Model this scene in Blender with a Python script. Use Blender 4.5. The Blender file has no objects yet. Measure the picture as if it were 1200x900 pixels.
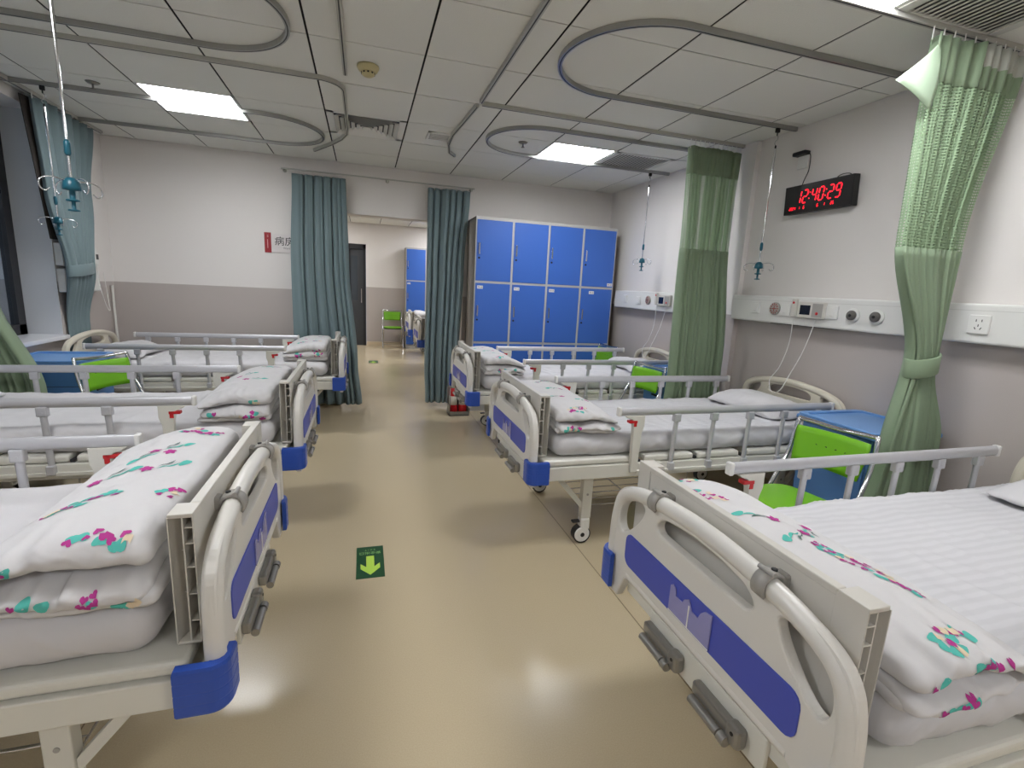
import bpy, bmesh, math, random
from mathutils import Vector, Matrix, noise
from mathutils.bvhtree import BVHTree
PI = math.pi
SC = bpy.context.scene
COL = SC.collection

# ---------------------------------------------------------------- camera, world, exposure
cam_d = bpy.data.cameras.new('camera'); cam = bpy.data.objects.new('camera', cam_d); COL.objects.link(cam)
YAW, PITCH, ROLL = 0.2956, 0.1915, 0.0503
fw = Vector((math.sin(YAW)*math.cos(PITCH), math.cos(YAW)*math.cos(PITCH), -math.sin(PITCH)))
rt = Vector((math.cos(YAW), -math.sin(YAW), 0)); up = rt.cross(fw)
r2 = rt*math.cos(ROLL)+up*math.sin(ROLL); u2 = -rt*math.sin(ROLL)+up*math.cos(ROLL)
cam.matrix_world = Matrix(((r2.x, u2.x, -fw.x, 0), (r2.y, u2.y, -fw.y, 0), (r2.z, u2.z, -fw.z, 1.42), (0, 0, 0, 1)))
cam_d.lens = 36*577/1200; cam_d.sensor_width = 36; cam_d.clip_start = 0.02
SC.camera = cam
SC.view_settings.view_transform = 'Standard'; SC.view_settings.look = 'None'
SC.view_settings.gamma = 1; SC.view_settings.use_curve_mapping = False
SC.view_settings.exposure = 0.73
w = bpy.data.worlds.new('world'); SC.world = w; w.use_nodes = True
w.node_tree.nodes['Background'].inputs[0].default_value = (0.5, 0.6, 0.75, 1)
w.node_tree.nodes['Background'].inputs[1].default_value = 0.5
LAMP = 17.0
CEIL = 2.64

# ---------------------------------------------------------------- materials
def lin(c):
    return tuple(((x/255)/12.92 if x/255 <= .04045 else ((x/255+.055)/1.055)**2.4) for x in c)
MATS = {}
def mat(name, rgb, rough=.5, metal=0, bump=0, bscale=60, var=0, vscale=8, emit=0, coat=0, trans=0, alpha=1, spec=None, sheen=0):
    if name in MATS: return MATS[name]
    m = bpy.data.materials.new(name); m.use_nodes = True; nt = m.node_tree; b = nt.nodes['Principled BSDF']
    c = lin(rgb)+(1,)
    b.inputs['Base Color'].default_value = c
    b.inputs['Roughness'].default_value = rough; b.inputs['Metallic'].default_value = metal
    b.inputs['Alpha'].default_value = alpha; b.inputs['Transmission Weight'].default_value = trans
    b.inputs['Coat Weight'].default_value = coat
    if spec is not None: b.inputs['Specular IOR Level'].default_value = spec
    if sheen: b.inputs['Sheen Weight'].default_value = sheen
    if emit:
        b.inputs['Emission Color'].default_value = c; b.inputs['Emission Strength'].default_value = emit
    tc = nt.nodes.new('ShaderNodeTexCoord')
    if var:
        n = nt.nodes.new('ShaderNodeTexNoise'); n.inputs['Scale'].default_value = vscale; n.inputs['Detail'].default_value = 4
        nt.links.new(tc.outputs['Object'], n.inputs['Vector'])
        r = nt.nodes.new('ShaderNodeMapRange'); r.inputs[1].default_value = .3; r.inputs[2].default_value = .7
        r.inputs[3].default_value = 1-var; r.inputs[4].default_value = 1+var*.5
        nt.links.new(n.outputs['Fac'], r.inputs[0])
        mx = nt.nodes.new('ShaderNodeVectorMath'); mx.operation = 'SCALE'
        mx.inputs[0].default_value = c[:3]; nt.links.new(r.outputs[0], mx.inputs['Scale'])
        nt.links.new(mx.outputs[0], b.inputs['Base Color'])
    if bump:
        n2 = nt.nodes.new('ShaderNodeTexNoise'); n2.inputs['Scale'].default_value = bscale; n2.inputs['Detail'].default_value = 3
        nt.links.new(tc.outputs['Object'], n2.inputs['Vector'])
        bp = nt.nodes.new('ShaderNodeBump'); bp.inputs['Strength'].default_value = bump; bp.inputs['Distance'].default_value = .002
        nt.links.new(n2.outputs['Fac'], bp.inputs['Height']); nt.links.new(bp.outputs['Normal'], b.inputs['Normal'])
    MATS[name] = m
    return m

def wall_mat():
    m = mat('wall_paint', (222, 215, 210), .6, bump=.15, bscale=180)
    nt = m.node_tree; b = nt.nodes['Principled BSDF']
    tc = nt.nodes.new('ShaderNodeTexCoord'); sp = nt.nodes.new('ShaderNodeSeparateXYZ'); nt.links.new(tc.outputs['Object'], sp.inputs[0])
    gt = nt.nodes.new('ShaderNodeMath'); gt.operation = 'GREATER_THAN'; gt.inputs[1].default_value = 1.295
    nt.links.new(sp.outputs['Z'], gt.inputs[0])
    mx = nt.nodes.new('ShaderNodeMix'); mx.data_type = 'RGBA'
    mx.inputs['A'].default_value = lin((184, 175, 170))+(1,); mx.inputs['B'].default_value = lin((226, 221, 217))+(1,)
    nt.links.new(gt.outputs[0], mx.inputs['Factor']); nt.links.new(mx.outputs['Result'], b.inputs['Base Color'])
    return m
M_WALL = wall_mat()
def floor_mat():
    m = mat('vinyl_floor', (186, 168, 136), .2, spec=.45)
    nt = m.node_tree; b = nt.nodes['Principled BSDF']; tc = nt.nodes.new('ShaderNodeTexCoord')
    n = nt.nodes.new('ShaderNodeTexNoise'); n.inputs['Scale'].default_value = 220; n.inputs['Detail'].default_value = 5
    n2 = nt.nodes.new('ShaderNodeTexNoise'); n2.inputs['Scale'].default_value = 1.4; n2.inputs['Detail'].default_value = 3
    for q in (n, n2): nt.links.new(tc.outputs['Object'], q.inputs['Vector'])
    cr = nt.nodes.new('ShaderNodeValToRGB'); e = cr.color_ramp.elements
    e[0].position = .3; e[0].color = lin((190, 174, 145))+(1,); e[1].position = .7; e[1].color = lin((197, 182, 153))+(1,)
    nt.links.new(n.outputs['Fac'], cr.inputs[0]); nt.links.new(cr.outputs[0], b.inputs['Base Color'])
    mr = nt.nodes.new('ShaderNodeMapRange'); mr.inputs[3].default_value = .14; mr.inputs[4].default_value = .3
    nt.links.new(n2.outputs['Fac'], mr.inputs[0]); nt.links.new(mr.outputs[0], b.inputs['Roughness'])
    n3 = nt.nodes.new('ShaderNodeTexNoise'); n3.inputs['Scale'].default_value = 14; nt.links.new(tc.outputs['Object'], n3.inputs['Vector'])
    bp = nt.nodes.new('ShaderNodeBump'); bp.inputs['Strength'].default_value = .03; bp.inputs['Distance'].default_value = .003
    nt.links.new(n3.outputs['Fac'], bp.inputs['Height']); nt.links.new(bp.outputs[0], b.inputs['Normal'])
    return m
M_FLOOR = floor_mat()
M_TILE = mat('ceiling_board', (226, 225, 219), .85, bump=.5, bscale=140, var=.05, vscale=260)
M_TGRID = mat('dark_ceiling_joint', (20, 19, 18), .8)
M_ALU = mat('track_aluminium', (168, 168, 165), .32, .75)
M_TRACK = mat('painted_track', (182, 181, 174), .45, .1)
M_CHROME = mat('chrome', (215, 215, 218), .12, 1)
M_STEEL = mat('grey_steel', (150, 148, 144), .35, .7)
M_CREAM = mat('cream_plastic', (214, 207, 190), .38)
M_BEDW = mat('bed_white_plastic', (216, 213, 207), .34)
M_FRAME = mat('bed_enamel', (213, 211, 202), .32)
M_PANEL = mat('panel_plastic', (205, 201, 193), .4)
M_BLUE = mat('bed_blue_plastic', (40, 78, 172), .36)
M_INLAY = mat('blue_inlay', (66, 80, 178), .42)
M_RAIL = mat('rail_aluminium', (198, 198, 202), .34, .35)
M_RED = mat('red_plastic', (196, 28, 34), .35)
M_BLACK = mat('black_rubber', (24, 24, 25), .6)
M_DGREY = mat('dark_grey_metal', (44, 44, 48), .5)
M_CLAMP = mat('grey_plastic', (158, 155, 150), .4)
M_WHITE = mat('white_plastic', (226, 225, 221), .35)
M_CARD = mat('clear_card_pocket', (166, 164, 216), .2, alpha=.65)
M_SHEET = mat('white_cotton', (204, 202, 204), .85, bump=.25, bscale=45, sheen=.1)
M_DUVET = mat('duvet_cotton', (207, 205, 206), .85, bump=.3, bscale=38, sheen=.1)
M_GREEN = mat('green_seat_plastic', (112, 176, 24), .35)
M_CURT_G = mat('green_curtain', (152, 172, 142), .8, bump=.2, bscale=300, sheen=.15)
M_CURT_GL = mat('pale_green_header', (206, 226, 200), .8)
M_CURT_W = mat('white_header_tape', (206, 208, 200), .8)
M_CURT_B = mat('blue_green_curtain', (112, 130, 134), .8, bump=.2, bscale=300, sheen=.15)
M_GAP_SHADE = mat('shadow_gap_dark', (46, 40, 36), .85)  # flat dark tone for the shaded gap beside the window curtain
M_TEALP = mat('teal_plastic', (14, 86, 104), .35)
M_LOCK = mat('locker_blue', (58, 104, 190), .42)
M_LOCKF = mat('locker_frame_grey', (186, 184, 180), .4)
M_LOCKS = mat('locker_side_grey', (148, 142, 134), .45)
M_CABB = mat('cabinet_blue', (84, 128, 184), .35)
M_CABC = mat('cabinet_cream', (214, 206, 186), .4)
M_TEAL = mat('print_teal', (84, 184, 172), .85); M_MAG = mat('print_magenta', (178, 52, 138), .85)
M_BEIGE = mat('print_beige', (222, 204, 176), .85); M_INK = mat('print_ink', (92, 120, 116), .85)
M_GLASS = mat('glass', (225, 232, 236), .02, trans=1)
M_LED = mat('red_led', (255, 16, 36), .4, emit=1.5)
M_LAMPM = mat('lamp_diffuser', (250, 252, 255), .5, emit=LAMP)
M_STRAPC = mat('sprinkler_metal', (130, 126, 120), .35, .5)
M_BEIGEP = mat('aged_beige_plastic', (196, 184, 140), .45)

def net_mat():
    m = mat('green_netting', (146, 170, 136), .85)
    nt = m.node_tree; b = nt.nodes['Principled BSDF']
    uv = nt.nodes.new('ShaderNodeUVMap')
    sp = nt.nodes.new('ShaderNodeSeparateXYZ'); nt.links.new(uv.outputs[0], sp.inputs[0])
    outs = []
    for ax, k, th in (('X', 420, -.25), ('Y', 480, .1)):
        mu = nt.nodes.new('ShaderNodeMath'); mu.operation = 'MULTIPLY'; mu.inputs[1].default_value = k; nt.links.new(sp.outputs[ax], mu.inputs[0])
        s = nt.nodes.new('ShaderNodeMath'); s.operation = 'SINE'; nt.links.new(mu.outputs[0], s.inputs[0])
        g = nt.nodes.new('ShaderNodeMath'); g.operation = 'GREATER_THAN'; g.inputs[1].default_value = th; nt.links.new(s.outputs[0], g.inputs[0]); outs.append(g)
    mul = nt.nodes.new('ShaderNodeMath'); mul.operation = 'MULTIPLY'
    nt.links.new(outs[0].outputs[0], mul.inputs[0]); nt.links.new(outs[1].outputs[0], mul.inputs[1])
    inv = nt.nodes.new('ShaderNodeMath'); inv.operation = 'SUBTRACT'; inv.inputs[0].default_value = 1
    nt.links.new(mul.outputs[0], inv.inputs[1]); nt.links.new(inv.outputs[0], b.inputs['Alpha'])
    return m
M_NET = net_mat()
def cloth_translucent(m, f=.35):
    nt = m.node_tree; b = nt.nodes['Principled BSDF']; out = nt.nodes['Material Output']
    t = nt.nodes.new('ShaderNodeBsdfTranslucent'); t.inputs[0].default_value = b.inputs['Base Color'].default_value
    mx = nt.nodes.new('ShaderNodeMixShader'); mx.inputs[0].default_value = f
    nt.links.new(b.outputs[0], mx.inputs[1]); nt.links.new(t.outputs[0], mx.inputs[2]); nt.links.new(mx.outputs[0], out.inputs[0])
for m_ in (M_CURT_G, M_CURT_GL, M_CURT_W): cloth_translucent(m_, .3)
def stripe_sheet():
    m = mat('satin_stripe_sheet', (200, 199, 202), .8, sheen=.1)
    nt = m.node_tree; b = nt.nodes['Principled BSDF']; tc = nt.nodes.new('ShaderNodeTexCoord')
    wv = nt.nodes.new('ShaderNodeTexWave'); wv.bands_direction = 'Y'; wv.inputs['Scale'].default_value = 9; wv.inputs['Distortion'].default_value = .3
    nt.links.new(tc.outputs['Object'], wv.inputs[0])
    cr = nt.nodes.new('ShaderNodeValToRGB'); e = cr.color_ramp.elements
    e[0].position = .3; e[0].color = lin((197, 196, 199))+(1,); e[1].position = .7; e[1].color = lin((202, 201, 204))+(1,)
    nt.links.new(wv.outputs['Fac'], cr.inputs[0]); nt.links.new(cr.outputs[0], b.inputs['Base Color'])
    mr = nt.nodes.new('ShaderNodeMapRange'); mr.inputs[3].default_value = .9; mr.inputs[4].default_value = .7
    nt.links.new(wv.outputs['Fac'], mr.inputs[0]); nt.links.new(mr.outputs[0], b.inputs['Roughness'])
    return m
M_STRIPE = stripe_sheet()

# ---------------------------------------------------------------- mesh helpers
class MB:
    def __init__(s): s.bm = bmesh.new(); s.mi = 0; s.uv = None
    def _merge(s, b2, M=None, smooth=False):
        vm = {}
        for v in b2.verts: vm[v] = s.bm.verts.new(M @ v.co if M else v.co)
        for f in b2.faces:
            try:
                nf = s.bm.faces.new([vm[v] for v in f.verts]); nf.material_index = s.mi; nf.smooth = smooth or f.smooth
            except ValueError: pass
        b2.free()
    def box(s, a, b, bev=0, M=None, seg=2):
        b2 = bmesh.new(); bmesh.ops.create_cube(b2, size=1)
        for v in b2.verts:
            v.co = Vector([a[i] if v.co[i] < 0 else b[i] for i in range(3)])
        if bev: bmesh.ops.bevel(b2, geom=b2.edges[:], offset=bev, segments=seg, profile=.5, affect='EDGES')
        s._merge(b2, M); return s
    def raw(s, verts, faces, smooth=True, M=None):
        vs = [s.bm.verts.new(M @ Vector(v) if M else v) for v in verts]
        for f in faces:
            try:
                nf = s.bm.faces.new([vs[i] for i in f]); nf.material_index = s.mi; nf.smooth = smooth
            except ValueError: pass
        return s
    def tube(s, path, r, n=10, closed=False, ry=None, cap=True, upv=None):
        P = [Vector(p) for p in path]; N = len(P); vs = []
        prev = None
        for i in range(N):
            if closed: t = P[(i+1) % N]-P[i-1]
            else: t = P[min(i+1, N-1)]-P[max(i-1, 0)]
            t.normalize()
            if prev is None:
                u = Vector(upv) if upv else (Vector((0, 0, 1)) if abs(t.z) < .9 else Vector((1, 0, 0)))
            else: u = prev
            u = (u-t*u.dot(t)).normalized(); prev = u
            v = t.cross(u)
            rr = r[i] if isinstance(r, (list, tuple)) else r
            ra = ry if ry else rr
            for k in range(n):
                a = 2*PI*k/n
                vs.append(P[i]+u*math.sin(a)*ra+v*math.cos(a)*rr)
        fs = []
        for i in range(N if closed else N-1):
            j = (i+1) % N
            for k in range(n):
                l = (k+1) % n
                fs.append((i*n+k, i*n+l, j*n+l, j*n+k))
        s.raw(vs, fs)
        if cap and not closed:
            s.raw(vs[:n][::-1], [tuple(range(n))], False); s.raw(vs[-n:], [tuple(range(n))], False)
        return s
    def bar(s, path, wd, ht, closed=False):
        """rectangular profile swept along a horizontal path (height along z)"""
        P = [Vector(p) for p in path]; N = len(P); vs = []
        for i in range(N):
            t = (P[(i+1) % N]-P[i-1]) if closed else P[min(i+1, N-1)]-P[max(i-1, 0)]
            t.normalize(); sd = Vector((t.y, -t.x, 0)).normalized()*wd/2; h = Vector((0, 0, ht/2))
            vs += [P[i]-sd-h, P[i]+sd-h, P[i]+sd+h, P[i]-sd+h]
        fs = []
        for i in range(N if closed else N-1):
            j = (i+1) % N
            for k in range(4): fs.append((i*4+k, i*4+(k+1) % 4, j*4+(k+1) % 4, j*4+k))
        if not closed: fs += [(3, 2, 1, 0), tuple(range(N*4-4, N*4))]
        return s.raw(vs, fs, False)
    def lathe(s, prof, n=16, M=None, smooth=True):
        vs = [(r*math.cos(2*PI*k/n), r*math.sin(2*PI*k/n), z) for r, z in prof for k in range(n)]
        fs = [(i*n+k, i*n+(k+1) % n, (i+1)*n+(k+1) % n, (i+1)*n+k) for i in range(len(prof)-1) for k in range(n)]
        if prof[0][0] > 1e-6: fs.append(tuple(range(n))[::-1])
        if prof[-1][0] > 1e-6: fs.append(tuple(range((len(prof)-1)*n, len(prof)*n)))
        return s.raw(vs, fs, smooth, M)
    def cyl(s, a, b, r, n=14, r2=None):
        a = Vector(a); b = Vector(b)
        return s.tube([a, b], [r, r2 if r2 is not None else r], n)
    def build(s, name, mats, parent=None, loc=None, shade=None):
        bmesh.ops.recalc_face_normals(s.bm, faces=s.bm.faces[:])
        me = bpy.data.meshes.new(name); s.bm.to_mesh(me); s.bm.free()
        for m in (mats if isinstance(mats, (list, tuple)) else [mats]): me.materials.append(m)
        o = bpy.data.objects.new(name, me); COL.objects.link(o)
        if parent: o.parent = parent
        if loc: o.location = loc
        return o

def tag(o, label=None, cat=None, group=None, kind=None):
    if label: o['label'] = label
    if cat: o['category'] = cat
    if group: o['group'] = group
    if kind: o['kind'] = kind
    return o
def thing(name, label, cat, loc=(0, 0, 0), rz=0, group=None):
    o = bpy.data.objects.new(name, None); COL.objects.link(o); o.empty_display_size = .1
    o.location = loc; o.rotation_euler = (0, 0, rz)
    return tag(o, label, cat, group)
def copy_tree(o, parent=None):
    c = o.copy(); COL.objects.link(c)
    if parent: c.parent = parent
    for ch in list(o.children): copy_tree(ch, c)
    return c
def mesh_from_curve(cu):
    ob = bpy.data.objects.new('tmp', cu); COL.objects.link(ob)
    bpy.context.view_layer.update()
    dg = bpy.context.evaluated_depsgraph_get(); me = bpy.data.meshes.new_from_object(ob.evaluated_get(dg))
    vs = [v.co.copy() for v in me.vertices]; fs = [tuple(p.vertices) for p in me.polygons]
    bpy.data.objects.remove(ob); bpy.data.curves.remove(cu); bpy.data.meshes.remove(me)
    return vs, fs
def plate(mb, outline, holes, th, bev, f, smooth=True):
    cu = bpy.data.curves.new('c', 'CURVE'); cu.dimensions = '2D'; cu.fill_mode = 'BOTH'
    for pts in [outline]+list(holes):
        sp = cu.splines.new('POLY'); sp.points.add(len(pts)-1)
        for p, q in zip(sp.points, pts): p.co = (q[0], q[1], 0, 1)
        sp.use_cyclic_u = True
    cu.extrude = th/2-bev; cu.bevel_depth = bev; cu.bevel_resolution = 1; cu.offset = -bev
    vs, fs = mesh_from_curve(cu)
    mb.raw([f(v.x, v.y, v.z) for v in vs], fs, False)
    return mb
def text_into(mb, body, size, f, ext=.0006, align='CENTER', shear=0):
    cu = bpy.data.curves.new('t', 'FONT'); cu.body = body; cu.size = size; cu.align_x = align; cu.align_y = 'CENTER'
    cu.extrude = ext; cu.shear = shear; cu.resolution_u = 3
    vs, fs = mesh_from_curve(cu)
    mb.raw([f(v.x, v.y, v.z) for v in vs], fs, False)
    return mb
def crom(pts, n=6, closed=False):
    out = []; N = len(pts); P = [Vector(p) for p in pts]
    for i in range(N if closed else N-1):
        p1, p2 = P[i], P[(i+1) % N]
        p0 = P[i-1] if (closed or i > 0) else p1*2-p2
        p3 = P[(i+2) % N] if (closed or i+2 < N) else p2*2-p1
        for k in range(n):
            t = k/n
            out.append(.5*((2*p1)+(p2-p0)*t+(2*p0-5*p1+4*p2-p3)*t*t+(3*p1-p0-3*p2+p3)*t*t*t))
    if not closed: out.append(P[-1])
    return out
def rrect(x0, y0, x1, y1, r, n=4):
    o = []
    for cx, cy, a in ((x1-r, y1-r, 0), (x0+r, y1-r, 90), (x0+r, y0+r, 180), (x1-r, y0+r, 270)):
        for k in range(n+1):
            t = math.radians(a+90*k/n); o.append((cx+r*math.cos(t), cy+r*math.sin(t)))
    return o

# ================================================================= ROOM SHELL
XL, XR, YF, YB = -2.37, 2.98, 5.88, -2.6
def struct(name, mb, m, parent=None):
    o = mb.build(name, m, parent)
    if not parent: o['kind'] = 'structure'
    return o
FAR = 11.5
floor = struct('floor', MB().box((-3.2, YB-.2, -.12), (3.4, FAR+.3, 0)), M_FLOOR)
for sx in (1.145, -.86):
    struct('floor_seam', MB().box((sx-.0022, YB, -.004), (sx+.0022, YF+.1, .0006)), mat('seam_weld', (120, 104, 78), .5), floor)
# far wall with an opening
struct('wall_far', MB().box((XL-.4, YF, 0), (-.27, YF+.2, CEIL+.2)).box((1.12, YF, 0), (XR+.3, YF+.2, CEIL+.2)).box((-.27, YF, 2.13), (1.12, YF+.2, CEIL+.2)), M_WALL)
struct('wall_right', MB().box((XR, YB-.2, 0), (XR+.2, YF, CEIL+.2)), M_WALL)
struct('wall_back', MB().box((XL-.4, YB-.2, 0), (XR, YB, CEIL+.2)), M_WALL)
struct('trim_1', MB().box((XR-.045, 3.42, 0), (XR, 3.98, CEIL), .004), M_WALL)
# left wall with window openings
lw = MB().box((XL-.4, 4.91, 0), (XL, YF, CEIL+.2)).box((XL-.4, YB, 0), (XL, -1.7, CEIL+.2))
lw.box((XL-.4, -1.7, 0), (XL, 4.91, .86)).box((XL-.4, -1.7, 2.56), (XL, 4.91, CEIL+.2)).box((XL-.4, 1.3, .86), (XL, 2.1, 2.56))
struct('wall_left', lw, M_WALL)
M_WFRAME = mat('dark_window_frame', (38, 38, 42), .4)
for i, (a, b) in enumerate(((2.1, 4.91), (-1.7, 1.3))):  # second window is out of view, added to let in daylight
    fr = MB(); x0, x1 = -2.66, -2.6
    fr.box((x0, a, .86), (x1, a+.09, 2.56)).box((x0, b-.09, .86), (x1, b, 2.56)).box((x0, a, .86), (x1, b, .95)).box((x0, a, 2.48), (x1, b, 2.56))
    fr.box((x0, (a+b)/2-.04, .9), (x1, (a+b)/2+.04, 2.5))
    wn = struct('window_%d' % (i+1), fr, M_WFRAME)  # window_2 is the added window, out of view
    wn2 = MB().box((x0+.01, b-.62, .93), (x1-.005, b-.57, 2.5)); wn2.build('window_mullion', M_WFRAME, wn)
    MB().box((x0+.025, a+.08, .94), (x0+.033, b-.08, 2.49)).build('pane', M_GLASS, wn)
    g = MB()
    for k in range(8): g.box((x0-.10, a, .98+k*.2), (x0-.09, b, 1.0+k*.2))
    g.build('outside_louvre', mat('louvre_grey', (120, 124, 130), .5), wn)
    for yr in (a, b):
        sg_ = 1 if yr == a else -1
        MB().box((-2.62, min(yr, yr+sg_*.004), .87), (XL+.002, max(yr, yr+sg_*.004), 2.56)).build('window_reveal', mat('reveal_white', (214, 217, 222), .5), wn)
    MB().box((-2.6, a-.03, .835), (XL+.05, b+.0, .87), .006).build('window_sill', mat('sill_stone', (212, 212, 216), .3), wn)
# baseboards (vinyl coving)
M_BASE = mat('coved_base', (188, 172, 142), .35)
struct('baseboard_right', MB().box((XR-.012, YB, 0), (XR, 3.42, .08), .003).box((XR-.012, 3.98, 0), (XR, YF, .08), .003), M_BASE)
struct('baseboard_far', MB().box((XL, YF-.012, 0), (-.27, YF, .08), .003).box((1.12, YF-.012, 0), (XR, YF, .08), .003), M_BASE)
# ceiling: grid of boards, each its own tile
ceiling = struct('ceiling', MB().box((-3, YB-.2, CEIL+.0125), (3.4, FAR+.3, CEIL+.16)), M_TGRID)
X0 = -.87; Y0 = 2.42; PY = .588
xs = [XL]+[X0+.6*i for i in range(-2, 7)]+[XR]
ys = [YB]+[Y0+PY*j for j in range(-8, 6)]+[YF]
ys = [y for k, y in enumerate(ys) if k == 0 or y-ys[k-1] > .05]
skip = set()
def cell(x, y):
    i = max(k for k in range(len(xs)-1) if xs[k] <= x+1e-6); j = max(k for k in range(len(ys)-1) if ys[k] <= y+1e-6)
    return i, j
LAMPS = [(-1.17, 4.47), (1.83, 4.47), (1.83, 1.53), (-1.17, 1.53), (-1.17, -1.4), (1.83, -1.4)]
GRIL = [(2.43, 4.47), (2.43, 1.53), (.03, 4.47)]
for p in LAMPS+GRIL: skip.add(cell(*p))
tile_me = {}
def tile_at(x0, x1, y0, y1, parent):
    key = (round(x1-x0, 3), round(y1-y0, 3))
    if key not in tile_me:
        w_, h_ = x1-x0-.011, y1-y0-.007
        o = MB().box((-w_/2, -h_/2, 0), (w_/2, h_/2, .004), .0012, seg=1).build('ceiling_tile', M_TILE, parent); tile_me[key] = o.data
    else:
        o = bpy.data.objects.new('ceiling_tile', tile_me[key]); COL.objects.link(o); o.parent = parent
    o.location = ((x0+x1)/2, (y0+y1)/2, CEIL+.0005+random.random()*.001)
random.seed(3)
for i in range(len(xs)-1):
    for j in range(len(ys)-1):
        if (i, j) not in skip: tile_at(xs[i], xs[i+1], ys[j], ys[j+1], ceiling)
for i in range(len(xs)-1):
    yy = YF+.2
    while yy < FAR-.05:
        y1 = min(yy+.6, FAR); cx = (xs[i]+xs[i+1])/2
        if not ((abs(cx-1.83) < .1 or abs(cx+1.17) < .1) and (yy > 10.2 and yy < 10.4 or 8.4 < yy < 8.6)): tile_at(xs[i], xs[i+1], yy, y1, ceiling)
        yy += .6
# far room shell
struct('wall_far_room', MB().box((XL-.4, FAR, 0), (-.38, FAR+.2, CEIL+.1)).box((.04, FAR, 0), (XR+.3, FAR+.2, CEIL+.1)).box((-.38, FAR, 2.2), (.04, FAR+.2, CEIL+.1)), M_WALL)
struct('wall_left_far_room', MB().box((XL-.4, YF+.2, 0), (XL, FAR, CEIL+.1)), M_WALL)
struct('wall_right_far_room', MB().box((XR, YF+.2, 0), (XR+.2, FAR, CEIL+.1)), M_WALL)
struct('baseboard_far_room', MB().box((.04, FAR-.012, 0), (XR, FAR, .09), .003), mat('pale_base', (214, 196, 166), .4))
d = MB().box((-.38, FAR+.02, 0), (-.3, FAR+.14, 2.2)).box((-.02, FAR+.02, 0), (.035, FAR+.14, 2.2)).box((-.38, FAR+.02, 2.1), (.04, FAR+.14, 2.2))
dr = struct('door_1', d, M_WFRAME)
MB().box((-.3, FAR+.06, 0), (-.02, FAR+.1, 2.1)).build('door_leaf', mat('door_dark', (58, 60, 64), .5), dr)
MB().box((-.29, FAR+.054, 1.0), (-.14, FAR+.062, 1.95)).build('pane', mat('dark_glass', (70, 76, 82), .1), dr)
MB().tube([(-.06, FAR+.0, .95), (-.06, FAR+.0, 1.25)], .01).cyl((-.06, FAR, 1.0), (-.06, FAR+.06, 1.0), .006).cyl((-.06, FAR, 1.2), (-.06, FAR+.06, 1.2), .006).build('door_handle', M_CHROME, dr)

# ---------------------------------------------------------------- ceiling lamps and grilles
def lamp(x, y, label, vis=True):
    t = thing('ceiling_light', label, 'light', (x, y, CEIL), group='square ceiling light panels')
    hx, hy = .297, PY/2-.003
    fr = MB().box((-hx, -hy, 0), (hx, -hy+.018, .02)).box((-hx, hy-.018, 0), (hx, hy, .02)).box((-hx, -hy, 0), (-hx+.018, hy, .02)).box((hx-.018, -hy, 0), (hx, hy, .02))
    fr.build('lamp_frame', M_WHITE, t)
    MB().box((-hx+.018, -hy+.018, .004), (hx-.018, hy-.018, .012)).build('diffuser', M_LAMPM, t)
lamp(-1.17, 4.47, 'lit square ceiling panel above the far left bed')
lamp(1.83, 4.47, 'lit square ceiling panel inside the far right oval track, beside a grille')
lamp(1.83, 1.53, 'lit ceiling panel at the top edge, above the nearest right bed')
lamp(-1.17, 1.53, 'lit ceiling panel above the nearest left bed, beyond the upper edge')
lamp(-1.17, -1.4, 'lit ceiling panel behind the viewpoint on the window side')
lamp(1.83, -1.4, 'lit ceiling panel behind the viewpoint on the trunking side')
lamp(1.83, 8.8, 'lit ceiling panel in the farther room, nearer of its right pair')
lamp(1.83, 10.6, 'lit ceiling panel glimpsed through the opening between the curtains')
lamp(-1.17, 8.8, 'lit ceiling panel in the farther room, nearer of its left pair')
lamp(-1.17, 10.6, 'lit ceiling panel in the farther room, left side near the dark door')
M_GR = mat('grille_grey', (206, 205, 200), .5)
def return_grille(x, y, label):
    t = thing('ceiling_grille', label, 'vent', (x, y, CEIL), group='return air grilles')
    hx, hy = .297, PY/2-.003
    MB().box((-hx, -hy, -.004), (hx, -hy+.05, .012), .003).box((-hx, hy-.05, -.004), (hx, hy, .012), .003).box((-hx, -hy, -.004), (-hx+.05, hy, .012), .003).box((hx-.05, -hy, -.004), (hx, hy, .012), .003).build('frame', M_GR, t)
    MB().box((-hx+.04, -hy+.04, .0115), (hx-.04, hy-.04, .0119)).build('backing', mat('filter_grey', (118, 118, 118), .8), t)
    n = 17
    for k in range(n):
        xx = -hx+.055+k*(2*hx-.11)/(n-1)
        M = Matrix.Translation((xx, 0, .003)) @ Matrix.Rotation(math.radians(-16), 4, 'Y')
        MB().box((-.0135, -hy+.05, -.0012), (.0135, hy-.05, .0012), M=M).build('slat', M_GR, t)
return_grille(2.43, 4.47, 'louvred return grille beside the far right light panel')
return_grille(2.43, 1.53, 'louvred return grille in the upper right corner above the near green curtain')
t = thing('air_diffuser', 'square ceiling air diffuser with nested louvres near the aisle track', 'vent', (.03, 4.47, CEIL))
h = .294
MB().box((-h, -h, .0), (h, -h+.05, .012)).box((-h, h-.05, 0), (h, h, .012)).box((-h, -h, 0), (-h+.05, h, .012)).box((h-.05, -h, 0), (h, h, .012)).build('frame', M_WHITE, t)
MB().box((-h+.04, -h+.04, .0112), (h-.04, h-.04, .0118)).build('backing', M_DGREY, t)
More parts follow.
